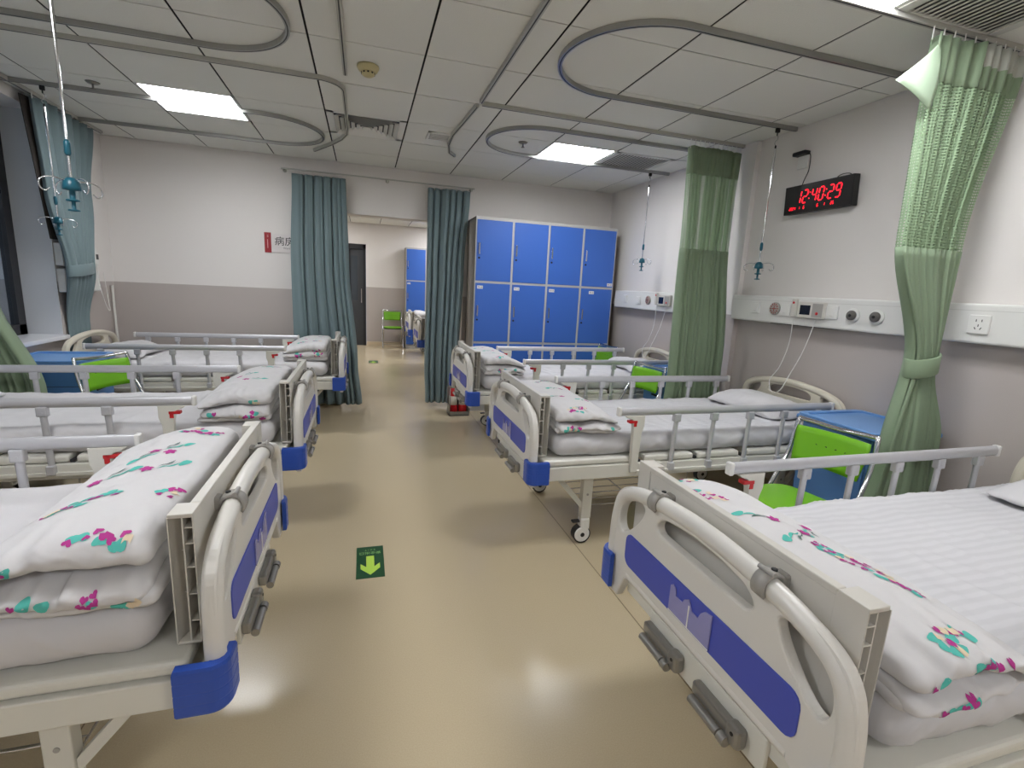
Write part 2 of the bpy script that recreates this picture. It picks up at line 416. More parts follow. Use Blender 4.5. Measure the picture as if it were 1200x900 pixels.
for k in range(6):
    a = h-.055-k*.04; b = a-.026; z0, z1 = -.014, .01
    vs = [(-a, -a, z0), (a, -a, z0), (a, a, z0), (-a, a, z0), (-b, -b, z1), (b, -b, z1), (b, b, z1), (-b, b, z1)]
    vs += [(x_*.98, y_*.98, z_+.003) for x_, y_, z_ in vs]
    fs = [(i, (i+1) % 4, 4+(i+1) % 4, 4+i) for i in range(4)]+[(8+i, 12+i, 12+(i+1) % 4, 8+(i+1) % 4) for i in range(4)]
    MB().raw(vs, fs, False).build('slat', M_WHITE, t)
t = thing('ceiling_vent', 'small rectangular slotted vent in the ceiling beside the diffuser', 'vent', (.61, 4.455, CEIL))
MB().box((-.1, -.11, -.008), (.1, -.085, .002)).box((-.1, .085, -.008), (.1, .11, .002)).box((-.1, -.11, -.008), (-.08, .11, .002)).box((.08, -.11, -.008), (.1, .11, .002)).build('frame', M_WHITE, t)
for k in range(5): MB().box((-.08, -.07+k*.032, -.006), (.08, -.056+k*.032, -.002)).build('slat', M_GR, t)
MB().box((-.08, -.085, -.001), (.08, .085, .0004)).build('backing', M_DGREY, t)
# smoke detector
t = thing('smoke_detector', 'yellowed round smoke detector on the ceiling over the aisle', 'detector', (.03, 3.27, CEIL))
MB().lathe([(0, 0), (.062, 0), (.062, -.012), (.052, -.03), (.04, -.034), (0, -.034)][::-1]).build('body', M_BEIGEP, t)
MB().lathe([(.04, -.034), (.036, -.048), (.024, -.056), (0, -.058)]).build('cap', M_BEIGEP, t)
sl = MB()
for k in range(10):
    a = 2*PI*k/10; sl.box((-.005, .0375, -.045), (.005, .0395, -.037), M=Matrix.Rotation(a, 4, 'Z'))
sl.build('sensor_slot', M_BLACK, t)
for x, y, lb in ((-1.74, 4.3, 'ceiling sprinkler with a round plate by the far left light panel'), (1.3, 4.3, 'ceiling sprinkler inside the far right oval track')):
    t = thing('sprinkler', lb, 'sprinkler', (x, y, CEIL), group='ceiling sprinklers')
    MB().lathe([(0, -.012), (.03, -.01), (.042, 0)]).build('escutcheon', M_STRAPC, t)
    MB().lathe([(.006, -.01), (.006, -.035), (.012, -.038), (.016, -.04), (.016, -.042), (0, -.042)]).build('nozzle', M_STRAPC, t)

# ---------------------------------------------------------------- ceiling tracks
def arc(cx, cy, r, a0, a1, n=20, ry=None):
    return [(cx+r*math.cos(math.radians(a0+(a1-a0)*k/n)), cy+(ry or r)*math.sin(math.radians(a0+(a1-a0)*k/n))) for k in range(n+1)]
def track(name, pts, z, wd, ht, m, label, cat, group):
    o = MB().bar([(x, y, z) for x, y in pts], wd, ht).build(name, m)
    # centre slot underneath as a child
    MB().bar([(x, y, z-ht/2-.0004) for x, y in pts], wd*.28, .001).build('slot', M_DGREY, o)
    tag(o, label, cat, group); return o
def oval(cy, r, xe, side, label, y_gap=0):
    cx = xe+r*1.0*side
    wall = (XR-.03) if side > 0 else (XL+.03)
    if side > 0: pts = [(wall, cy+r)]+arc(cx, cy, r, 90, 270, 28)+[(wall, cy-r)]
    else: pts = [(wall, cy+r)]+arc(cx, cy, r, 90, -90, 28)+[(wall, cy-r)]
    track('drip_stand_track', pts, CEIL-.013, .022, .026, M_ALU, label, 'ceiling track', 'oval drip stand tracks')
oval(2.63, .44, 1.0, 1, 'oval aluminium drip track above the middle right bed')
oval(4.23, .4, .98, 1, 'oval aluminium drip track above the farthest right bed')
oval(2.89, .43, -.35, -1, 'oval aluminium drip track above the middle left bed')
oval(4.87, .43, -.33, -1, 'oval aluminium drip track above the farthest left bed, by the lit panel')
CT = 'curtain track'
def ctrack(pts, label): return track('curtain_track', pts, CEIL-.012, .024, .024, M_TRACK, label, CT, 'curtain tracks')
ctrack([(.75, YB+.1), (.755, 3.5)], 'straight curtain track along the right side of the aisle ceiling')
ctrack([(.77, 3.54), (XR-.05, 3.56)], 'curtain track crossing to the right wall above the second green curtain')
ctrack([(.745, 3.58), (.72, 4.0), (.70, 4.3), (.715, 4.6), (.76, 4.85), (.83, 4.97)], 'short curved curtain track right of the small ceiling vent')
ctrack([(-.1, YB+.1), (-.1, 3.4)], 'straight curtain track along the left side of the aisle, ending by the smoke detector')
ctrack([(XL+.05, 3.53), (-.27, 3.53)]+arc(-.27, 3.68, .15, -90, 0, 8)+[(-.12, 3.75), (-.12, 4.5)]+[(p[0], p[1]) for p in [(-.13, 4.68), (-.18, 4.87), (-.27, 5.08), (-.36, 5.25), (-.45, 5.42)]], 'curtain track from the left wall bending past the air diffuser')
ctrack([(.79, 1.79), (XR-.05, 1.79)], 'curtain track carrying the tied green curtain nearest the viewer')
ctrack([(XL+.05, 1.79), (-.12, 1.79)], 'curtain track crossing to the left wall, nearest the viewer')
ctrack([(XL+.09, 4.0), (XL+.09, 5.7)], 'curtain track along the window wall above the tied blue curtain')

# ---------------------------------------------------------------- curtains
def smooth(t): return t*t*(3-2*t)
def curtain(name, label, cat, group, levels, n, parts, seed, tie=None, nu=None, tie_mat=None, rings=True, wexp=1.0):
    """levels: (z, ax, ay, bx, by, amp); parts: (part name, z_top, z_bottom, material)"""
    rnd = random.Random(seed)
    root = thing(name, label, cat, ((levels[0][1]+levels[0][3])/2, (levels[0][2]+levels[0][4])/2, 0), group=group)
    ox, oy = root.location.x, root.location.y
    nu = nu or n*16
    def lev(z):
        if z >= levels[0][0]: return levels[0][1:]
        for a, b in zip(levels, levels[1:]):
            if b[0] <= z <= a[0]:
                t = (a[0]-z)/(a[0]-b[0]); t = smooth(t) if len(a) < 7 else t
                return tuple(a[i]+(b[i]-a[i])*t for i in range(1, 6))
        return levels[-1][1:]
    wp = [rnd.uniform(-.4, .4) for _ in range(n+2)]; am = [rnd.uniform(.6, 1.25) for _ in range(n+2)]
    def pt(u, z):
        ax, ay, bx, by, amp = lev(z)[:5]
        k = min(n-1e-6, n*u**wexp); i = min(int(k), n-1); f_ = smooth(k-i)
        ph = 2*PI*(k+wp[i]*(1-f_)+wp[i+1]*f_)*1.0
        am_ = am[i]*(1-f_)+am[i+1]*f_
        dx, dy = bx-ax, by-ay; L = math.hypot(dx, dy); nx, ny = -dy/L, dx/L
        o = amp*am_*(math.sin(ph)+.38*math.sin(2*ph+seed+z*.7)+.16*math.sin(5*ph+z*1.5+i*2.1))+amp*.5*noise.noise(Vector((u*3, z*1.1, seed)))
        s_ = amp*.25*math.cos(ph)/max(L, .01)
        uu = u
        return Vector((ax+dx*u+nx*o+dx/L*amp*.35*math.cos(ph*1.0), ay+dy*u+ny*o+dy/L*amp*.35*math.cos(ph), z))
    for pn, z0, z1, m in parts:
        nv = max(2, int((z0-z1)/.045)); vs = []; fs = []; uvs = []
        for j in range(nv+1):
            z = z0+(z1-z0)*j/nv
            for i in range(nu+1):
                p = pt(i/nu, z); vs.append((p.x-ox, p.y-oy, p.z)); uvs.append((i/nu*2.2, z))
        for j in range(nv):
            for i in range(nu):
                a = j*(nu+1)+i; fs.append((a, a+1, a+nu+2, a+nu+1))
        me = bpy.data.meshes.new(pn); me.from_pydata(vs, [], fs); me.materials.append(m)
        for p in me.polygons: p.use_smooth = True
        ul = me.uv_layers.new(name='UVMap')
        for l in me.loops: ul.data[l.index].uv = uvs[l.vertex_index]
        o = bpy.data.objects.new(pn, me); COL.objects.link(o); o.parent = root
        if m is not M_NET:
            sm = o.modifiers.new('thickness', 'SOLIDIFY'); sm.thickness = .002
    if tie:
        z, hh, gr = tie
        ax, ay, bx, by, amp = lev(z)[:5]
        cx, cy = (ax+bx)/2-ox, (ay+by)/2-oy; L = math.hypot(bx-ax, by-ay)/2+.012; ang = math.atan2(by-ay, bx-ax)
        tb = MB(); K = 32; vs = []
        prof = [(-.006, -hh), (.001, -hh), (.004, -hh*.9), (.003, 0), (.004, hh*.9), (.001, hh), (-.006, hh)]
        for k in range(K):
            a = 2*PI*k/K
            for dr_, dz in prof:
                x_ = (L+dr_)*math.cos(a); y_ = (gr+dr_)*math.sin(a)
                vs.append((cx+x_*math.cos(ang)-y_*math.sin(ang), cy+x_*math.sin(ang)+y_*math.cos(ang), z+dz+.02*math.cos(a)))
        P_ = len(prof)
        fs = [(k*P_+q, k*P_+(q+1) % P_, ((k+1) % K)*P_+(q+1) % P_, ((k+1) % K)*P_+q) for k in range(K) for q in range(P_)]
        tb.raw(vs, fs).build('tie_band', tie_mat, root)
    if rings:
        rg = MB(); ax, ay, bx, by, amp = levels[0][1:6]
        for k in range(n+1):
            u = k/n; x_ = ax+(bx-ax)*u-ox; y_ = ay+(by-ay)*u-oy
            rg.tube([(x_, y_, levels[0][0]-.02), (x_, y_, levels[0][0]+.01), (x_, y_, CEIL-.02 if levels[0][0] > 2.5 else levels[0][0]+.03)], .003, 6)
        rg.build('hanging_hooks', M_WHITE, root)
    return root
# tied green curtain, right, nearest
c1 = curtain('privacy_curtain', 'pale green curtain tied at the waist between the two nearest right beds', 'curtain', 'green privacy curtains',
        [(2.585, 2.36, 1.78, 2.93, 1.77, .034), (1.75, 2.37, 1.765, 2.77, 1.77, .034), (1.15, 2.56, 1.73, 2.70, 1.735, .04), (.75, 2.46, 1.70, 2.79, 1.70, .042), (.12, 2.30, 1.67, 2.86, 1.67, .045)],
        9, [('header_band', 2.585, 2.40, M_CURT_G), ('net_panel', 2.40, 1.70, M_NET), ('curtain_fabric', 1.70, .12, M_CURT_G)], 4, (1.15, .046, .062), tie_mat=M_CURT_G)
# white header tape at its wall end
o = [q for q in c1.children if q.name.startswith('header_band')][0]
vs = []; n = 30
o.data.materials.append(M_CURT_W)
for p in o.data.polygons:
    if p.center.x+c1.location.x > 2.63 and p.center.z > 2.475: p.material_index = 1
fl = MB()
g = []
for i in range(9):
    for j in range(9):
        a, b = i/8, j/8
        A = Vector((2.38, 1.755, 2.55)); B = Vector((2.17, 1.76, 2.37)); Cc = Vector((2.385, 1.75, 2.27))
        p = A+(B-A)*a*(1-b*.0)+(Cc-A)*b*(1-a) if a+b <= 1 else None
        q = A*(1-a)+(B*(1-b)+Cc*b)*a
        g.append(q+Vector((0, -.018*math.sin(a*PI)-.012*math.sin(b*PI*1.0)*a, 0))-Vector((c1.location.x, c1.location.y, 0)))
fl.raw(g, [(i*9+j, i*9+j+1, (i+1)*9+j+1, (i+1)*9+j) for i in range(8) for j in range(8)])
fo = fl.build('folded_corner', M_CURT_GL, c1); fo['label'] = 'pale folded-over top corner'
sm = fo.modifiers.new('thickness', 'SOLIDIFY'); sm.thickness = .002
# second green curtain
c2 = curtain('privacy_curtain', 'green curtain hanging loose beside the pilaster between the two farther right beds', 'curtain', 'green privacy curtains',
        [(2.57, 2.42, 3.54, 2.9, 3.56, .03), (1.8, 2.42, 3.51, 2.87, 3.53, .032), (.9, 2.38, 3.44, 2.88, 3.45, .033), (.12, 2.34, 3.42, 2.89, 3.43, .036)],
        11, [('header_band', 2.57, 2.37, M_CURT_G), ('net_panel', 2.37, 1.80, M_NET), ('curtain_fabric', 1.80, .12, M_CURT_G)], 9)
# green curtain at the left picture edge, tied
c3 = curtain('privacy_curtain', 'green curtain at the left edge, flaring out below its tie beside the blue cabinet', 'curtain', 'green privacy curtains',
        [(2.57, -2.3, 3.55, -2.0, 3.55, .03), (1.75, -2.32, 3.68, -2.1, 3.68, .04), (1.25, -2.34, 3.78, -2.17, 3.78, .04), (.62, -2.34, 3.80, -1.99, 3.79, .045), (.12, -2.34, 3.80, -1.9, 3.78, .05)],
        9, [('header_band', 2.57, 2.38, M_CURT_G), ('net_panel', 2.38, 1.70, M_NET), ('curtain_fabric', 1.70, .12, M_CURT_G)], 6, (1.25, .035, .06), tie_mat=M_CURT_G)
# blue curtain by the window wall
c4 = curtain('window_curtain', 'blue grey curtain tied back beside the window, left of the far left bed', 'curtain', 'blue grey curtains',
        [(2.6, -2.26, 4.66, -2.28, 5.5, .03), (2.0, -2.275, 4.74, -2.285, 5.36, .034), (1.4, -2.24, 4.84, -2.245, 5.18, .026), (.95, -2.346, 4.95, -2.346, 5.27, .010), (.15, -2.348, 4.93, -2.348, 5.24, .008)],
        6, [('curtain_fabric', 2.6, .15, M_CURT_B)], 12, (1.4, .045, .05), tie_mat=M_CURT_B)
lx, ly = c4.location.x, c4.location.y
lm = MB().raw([(-2.32-lx, 4.63-ly, 2.6), (-2.30-lx, 4.72-ly, 2.6), (-2.33-lx, 4.82-ly, 1.62), (-2.31-lx, 4.90-ly, 1.62), (-2.325-lx, 4.63-ly, 2.6), (-2.305-lx, 4.72-ly, 2.6), (-2.335-lx, 4.82-ly, 1.62), (-2.315-lx, 4.90-ly, 1.62)], [(0, 1, 3, 2), (4, 6, 7, 5), (0, 2, 6, 4), (1, 5, 7, 3), (0, 4, 5, 1), (2, 3, 7, 6)], False).build('shadow_gap_strip', M_GAP_SHADE, c4)  # dark strip put in as the shadow gap along the curtain's left edge
# curtains at the opening
curtain('doorway_curtain', 'blue grey curtain on the left of the opening, covering part of the sign', 'curtain', 'blue grey curtains',
        [(2.46, -.70, 5.77, -.18, 5.77, .028), (1.6, -.73, 5.76, -.16, 5.75, .034), (.5, -.72, 5.74, -.08, 5.72, .04), (.05, -.70, 5.74, -.04, 5.70, .045)],
        6, [('curtain_fabric', 2.46, .05, M_CURT_B)], 21, wexp=1.8)
curtain('doorway_curtain', 'blue grey curtain on the right of the opening, beside the lockers', 'curtain', 'blue grey curtains',
        [(2.46, .67, 5.77, 1.16, 5.75, .03), (1.6, .67, 5.76, 1.10, 5.72, .036), (.5, .66, 5.75, 1.06, 5.70, .04), (.05, .68, 5.75, 1.04, 5.70, .045)],
        6, [('curtain_fabric', 2.46, .05, M_CURT_B)], 33, wexp=.9)
rod = MB().tube([(-.8, 5.77, 2.5), (1.2, 5.77, 2.5)], .008, 10).build('curtain_rod', M_TRACK)
tag(rod, 'thin white curtain rod spanning the top of the opening', 'curtain rod')
for x in (-.78, 0.25, 1.18): MB().cyl((x, 5.77, 2.5), (x, YF, 2.5), .006).lathe([(0, -.002), (.02, 0), (.02, .004)], M=Matrix.Translation((x, YF-.004, 2.5)) @ Matrix.Rotation(-PI/2, 4, 'X')).build('bracket', M_TRACK, rod)

# ---------------------------------------------------------------- hospital bed
ARCH = [(-.46, .50), (-.458, .62), (-.452, .69), (-.436, .745), (-.40, .785), (-.33, .812), (-.22, .832), (-.11, .842), (0, .846)]
ARCH = ARCH+[(-y, z) for y, z in ARCH[-2::-1]]
def board(parent, xo, name, m, dz=0, foot=True):
    """arched end board standing at local x = xo, 3 cm thick"""
    arch = [(y*1.0, z+dz*(z-.5)/.35) for y, z in ARCH]
    arch3 = crom([(y, z, 0) for y, z in arch], 4)
    top = [(p.x, p.y) for p in arch3]
    outl = [(-.46, .40), (-.38, .40), (-.365, .43), (-.34, .485), (-.30, .50), (.30, .50), (.34, .485), (.365, .43), (.38, .40), (.46, .40)]
    outl = outl+top[::-1]
    h = dz
    hole_c = crom([(-.185, .742+h), (-.165, .782+h), (-.08, .797+h), (0, .801+h), (.08, .797+h), (.165, .782+h), (.185, .742+h), (.168, .728+h), (0, .730+h), (-.168, .728+h)], 4, True) if 0 else None
    def H(pts): return [(p.x, p.y) for p in crom([(a, b+h, 0) for a, b in pts], 4, True)]
    hc = H([(-.19, .748), (-.182, .768), (-.15, .785), (-.07, .797), (0, .80), (.07, .797), (.15, .785), (.182, .768), (.19, .748), (.178, .735), (.15, .731), (0, .731), (-.15, .731), (-.178, .735)])
    hs = [(.262, .762), (.275, .778), (.32, .775), (.365, .755), (.395, .72), (.402, .675), (.388, .645), (.36, .648), (.32, .68), (.28, .725)]
    h1 = H(hs); h2 = H([(-a, b) for a, b in hs[::-1]])
    mb = MB()
    plate(mb, outl, [hc, h1, h2], .03, .006, lambda a, b, c: (xo+c, a, b))
    path = [(xo, y*.955, z-.018) for y, z in top]
    mb.tube(path, .024, 12, upv=(1, 0, 0))
    mb.tube([(xo, s*.16, .50) if 0 else (xo, -.33, .505), (xo, .33, .505)], .018, 10)
    return mb.build(name, m, parent)
def arch_z(y):
    for (a, za), (b, zb) in zip(ARCH, ARCH[1:]):
        if a <= y <= b and b > a: return za+(zb-za)*(y-a)/(b-a)
    return .8
def bumper(parent, sx, sy, xb):
    # L shaped corner buffer around (xb, sy*.46)
    r = .05; pts = []
    o = [(xb+sx*.078, .487), (xb+sx*.008, .487)]+[(xb+sx*.008-sx*(.045*math.sin(t)), .442+.045*math.cos(t)) for t in [PI/2*k/6 for k in range(1, 7)]]+[(xb-sx*.037, .40), (xb-sx*.022, .40), (xb-sx*.022, .44), (xb+sx*.008, .464), (xb+sx*.078, .464)]
    mb = MB()
    zs = [.418, .424, .444, .447, .45, .474, .477, .48, .504, .507, .51, .532, .54]; sh = [.003, 0, 0, .0009, 0, 0, .0009, 0, 0, .0009, 0, 0, .003]
    N = len(o); cx, cy = xb+sx*.03, .45; vs = []
    for z, s_ in zip(zs, sh):
        for a, b in o:
            vs.append((a+(cx-a)*s_/.06, (b+(cy-b)*s_/.06)*sy, z))
    fs = [(j*N+i, j*N+(i+1) % N, (j+1)*N+(i+1) % N, (j+1)*N+i) for j in range(len(zs)-1) for i in range(N)]
    fs += [tuple(range(N)), tuple(range((len(zs)-1)*N, len(zs)*N))]
    mb.raw(vs, fs, False)
    return mb.build('corner_bumper', M_BLUE, parent)
def make_bed():
    root = thing('hospital_bed', 'x', 'bed')
    # main frame
    fr = MB()
    for s in (-1, 1): fr.box((.03, min(s*.415, s*.46), .425), (2.05, max(s*.415, s*.46), .50), .004)
    for x in (.03, .33, 1.0, 1.75, 2.0): fr.box((x, -.42, .43), (x+.05, .42, .49), .003)
    fr.build('bed_frame', M_FRAME, root)
    # deck sections
    for (a, b) in ((.055, .60), (.66, .98), (1.01, 1.30), (1.36, 2.03)):
        MB().box((a, -.45, .503), (b, .45, .538), .012, seg=3).build('deck_section', M_FRAME, root)
    # cross slats showing between deck sections
    for x in (.62, .99, 1.32): MB().box((x, -.44, .50), (x+.02, .44, .515), .002).build('deck_slat', M_DGREY, root)
    # foot board
    fb = board(root, 0, 'footboard', M_BEDW)
    pl = MB(); plate(pl, rrect(-.345, .545, .345, .655, .03), [], .006, .0015, lambda a, b, c: (-.0155+c, a, b)); pl.build('blue_inlay', M_INLAY, fb)
    cp = MB(); plate(cp, [(-.085, .553), (.085, .553), (.085, .628), (.075, .636), (.063, .628), (.058, .610), (.03, .610), (.022, .625), (.004, .636), (0, .628), (-.01, .610), (-.035, .610), (-.045, .63), (-.06, .645), (-.085, .65)], [], .004, .001, lambda a, b, c: (-.0215+c, a, b)); cp.build('card_pocket', M_CARD, fb)
    MB().box((-.0245, -.002, .553), (-.0225, .002, .62)).box((-.0245, -.085, .553), (-.0225, .085, .556)).build('pocket_edge', M_WHITE, fb)
    # stored overbed table top
    tp = MB(); tp.box((.040, -.333, .545), (.058, .333, .875), .004)
    tp.box((.038, -.333, .862), (.062, .333, .879), .003)
    tt = tp.build('table_panel', M_PANEL, root)
    for s in (-1, 1):
        e = MB(); y0, y1 = (s*.333, s*.398)
        a, b = min(y0, y1), max(y0, y1)
        e.box((.038, a, .545), (.041, b, .875), .001); e.box((.038, y0-s*.002, .55), (.090, y0+s*.002, .872))
        K = 7; vs = []
        for z in (.55, .872):   # rounded lip on the mattress side
            for q in range(K+1):
                t_ = PI/2*q/K
                vs += [(.066+.024*math.sin(t_), y0+s*(.004+.062*(1-math.cos(t_*.0))+.064*q/K), z), (.0635+.024*math.sin(t_), y0+s*(.004+.064*q/K), z)]
        N2 = 2*(K+1)
        fs = [(2*q, 2*q+2, N2+2*q+2, N2+2*q) for q in range(K)]+[(2*q+1, N2+2*q+1, N2+2*q+3, 2*q+3) for q in range(K)]+[(2*q, 2*q+1, 2*q+3, 2*q+2) for q in range(K)]+[(N2+2*q, N2+2*q+2, N2+2*q+3, N2+2*q+1) for q in range(K)]+[(N2-2, N2-1, 2*N2-1, 2*N2-2)]
        e.raw(vs, fs, False)
        e.box((.038, a, .868), (.090, b, .8785), .002); e.box((.038, a, .545), (.090, b, .552), .001)
        e.box((.059, a, .55), (.062, b, .872))
        for z in (.60, .67, .74, .80, .84): e.box((.040, a, z), (.059, b-.006*(s > 0), z+.003))
        for z in (.66, .77): e.box((.062, y0 if s > 0 else y0-.03, z), (.088, y0+.03 if s > 0 else y0, z+.003))
        e.build('panel_end_cap', M_PANEL, tt)
    for s in (-1, 1):
        y = s*.21; zt = arch_z(y)-.018
        k = MB(); K = 20; vs = []
        for q in range(K+1):
            t = math.radians(-60+q*280/K)
            for rr, dy in ((.0245, -.017), (.034, -.017), (.034, .017), (.0245, .017)):
                vs.append((rr*math.cos(t), y+dy, zt+rr*math.sin(t)))
        k.raw(vs, [(q*4+c, q*4+(c+1) % 4, (q+1)*4+(c+1) % 4, (q+1)*4+c) for q in range(K) for c in range(4)]+[(0, 1, 2, 3), tuple(range(K*4, K*4+4))], True)
        k.box((.026, y-.018, zt-.012), (.055, y+.018, zt+.026), .006)
        k.cyl((-.01, y-.022, zt+.034), (-.01, y+.022, zt+.034), .006, 10)
        k.build('panel_clamp', M_CLAMP, root)
        MB().lathe([(.007, 0), (.007, .004), (0, .004)], 10, Matrix.Translation((.01, y, zt+.032))).build('screw', M_BLACK, root)
    # head board
    hb = board(root, 2.085, 'headboard', M_CREAM, .03)
    pl = MB(); plate(pl, rrect(-.345, .545, .345, .655, .03), [], .006, .0015, lambda a, b, c: (2.068+c, a, b)); pl.build('blue_inlay', M_INLAY, hb)
    for sy in (-1, 1):
        bumper(root, 1, sy, 0); bumper(root, -1, sy, 2.085)
    # side rails
    for s in (-1, 1):
        yy = s*.462
        rl = MB(); rl.tube([(.47, yy, .80), (1.93, yy, .80)], .014, 14, ry=.024); r_o = rl.build('side_rail', M_RAIL, root)
        MB().box((.455, yy-.016, .775), (.475, yy+.016, .825), .006).build('rail_end_cap', M_WHITE, r_o)
        MB().box((1.925, yy-.016, .775), (1.945, yy+.016, .825), .006).build('rail_end_cap', M_WHITE, r_o)
        for x in (.82, 1.07, 1.32, 1.57, 1.82):
            p = MB(); p.tube([(x, yy, .49), (x+.008, yy, .765)], .0105, 10, ry=.0145)
            p.box((x-.014, yy-.015, .735), (x+.03, yy+.015, .782), .006); p.box((x-.018, yy-.02, .452), (x+.018, yy+.012 if s < 0 else yy+.02, .498), .005)
            p.cyl((x+.006, yy-.0165, .755), (x+.006, yy+.0165, .755), .004, 8); p.build('rail_post', M_RAIL, r_o)
        b = MB()
        pts = [(.56, .455), (.60, .455), (.607, .68), (.62, .72), (.62, .778), (.50, .778), (.515, .765), (.545, .755), (.555, .70)]
        plate(b, pts, [], .028, .003, lambda a, c, e: (a, yy+e, c)); b.build('rail_latch', M_FRAME, r_o)
        MB().box((.525, yy-.016, .736), (.575, yy+.016, .751), .003).box((.553, yy-.016, .716), (.572, yy+.016, .751), .003).build('release_handle', M_RED, r_o)
        MB().box((.60, yy-.012, .445), (1.93, yy+.012, .462), .002).build('lower_rail', M_FRAME, r_o)
    # legs, braces, castors
    for x in (.36, 1.72):
        for s in (-1, 1):
            y = s*.36
            lg = MB().box((x-.03, y-.022, .155), (x+.03, y+.022, .43), .004).build('leg', M_FRAME, root)
            MB().cyl((x, y-.024, .30), (x, y+.024, .30), .007).build('screw', M_CLAMP, lg)
            br = MB(); sg = -1 if x < 1 else 1
            br.raw([(x+sg*.20+d_, y+e_, .43) for d_ in (-.018, .018) for e_ in (-.012, .012)]+[(x+d_, y+e_, .20) for d_ in (-.018, .018) for e_ in (-.012, .012)], [(0, 1, 5, 4), (1, 3, 7, 5), (3, 2, 6, 7), (2, 0, 4, 6), (0, 2, 3, 1), (4, 5, 7, 6)], False)
            br.build('brace', M_FRAME, root)
            cs = MB(); cs.cyl((x-.015, y-.021, .056), (x-.015, y+.021, .056), .052, 24); wh = cs.build('castor', M_BLACK, root)
            hb_ = MB()
            for e in (-1, 1): hb_.cyl((x-.015, y+e*.021, .058), (x-.015, y+e*.028, .058), .046, 22, .040)
            hb_.box((x-.03, y-.028, .085), (x+.028, y+.028, .158), .012); hb_.build('castor_housing', M_WHITE, wh)
            MB().cyl((x-.015, y-.0295, .058), (x-.015, y+.0295, .058), .013, 12).build('wheel_hub', M_BLACK, wh)
            MB().box((x-.075, y-.014, .128), (x-.028, y+.014, .140), .004).build('brake_pedal', M_BLACK, wh)
    # wire rack under the bed
    rk = MB()
    for x0_, x1_ in ((.42, 1.02),):
        for y in (-.34, -.26, -.18, -.1, 0, .1, .18, .26, .34): rk.tube([(x0_-.06, y, .215), (x1_, y, .215)], .003, 6)
        for x in (.36, .7, 1.02): rk.tube([(x, -.36, .212), (x, .36, .212)], .004, 6)
        rk.tube([(.36, -.36, .30), (1.02, -.36, .30)], .004, 6); rk.tube([(.36, .36, .30), (1.02, .36, .30)], .004, 6)
        for x in (1.02,):
            for s in (-1, 1): rk.tube([(x, s*.36, .43), (x, s*.36, .21)], .004, 6)
    rk.build('wire_rack', M_CHROME, root)
    # cross bar and crank handles below the footboard
    MB().box((.015, -.36, .425), (.03, .36, .50), .003).box((.004, -.27, .375), (.016, .20, .47), .004).build('crank_plate', M_FRAME, root)
    for y in (.11, -.13):
        k = MB(); k.box((-.022, y-.085, .400), (.004, y+.085, .436), .007); k.box((-.026, y-.09, .390), (.006, y-.045, .444), .010)
        k.cyl((-.030, y-.035, .394), (-.030, y+.072, .394), .012, 12); k.cyl((-.030, y-.062, .394), (-.030, y-.04, .394), .014, 12)
        k.build('crank_handle', M_STEEL, root)
        k2 = MB(); k2.cyl((-.0275, y-.07, .425), (-.02, y-.07, .425), .005, 8)
        k2.build('screw', M_BLACK, root)
    return root
bed0 = make_bed()
bed0_meta = []
BEDS = []
used_first = [False]
def place_bed(x, y, rz, label):
    o = bed0 if not used_first[0] else copy_tree(bed0)
    used_first[0] = True
    o.location = (x, y, 0); o.rotation_euler = (0, 0, rz); tag(o, label, 'bed', 'hospital beds'); BEDS.append(o)
    return o
XRB, XLB = .84, -.343
SPOTS = [('R1', XRB, .975, 0, 'hospital bed nearest the viewer on the right, its footboard filling the lower right'),
         ('R2', XRB, 2.75, 0, 'hospital bed second on the right, white castor and wire rack showing below'),
         ('R3', XRB+.02, 4.48, 0, 'hospital bed third on the right, in front of the blue lockers'),
         ('L1', XLB, 1.605, PI, 'hospital bed nearest the viewer on the left, cut off by the lower left corner'),
         ('L2', XLB, 3.17, PI, 'hospital bed second on the left, behind the nearest left one'),
         ('L3', XLB+.135, 5.17, PI, 'hospital bed farthest on the left, against the grey painted wall'),
         ('F1', XRB, 8.4, 0, 'hospital bed seen through the opening, nearer one beside the right curtain'),
         ('F2', XRB, 10.2, 0, 'hospital bed seen through the opening, in front of the far blue locker')]
for k, x, y, rz, lb in SPOTS: place_bed(x, y, rz, lb)

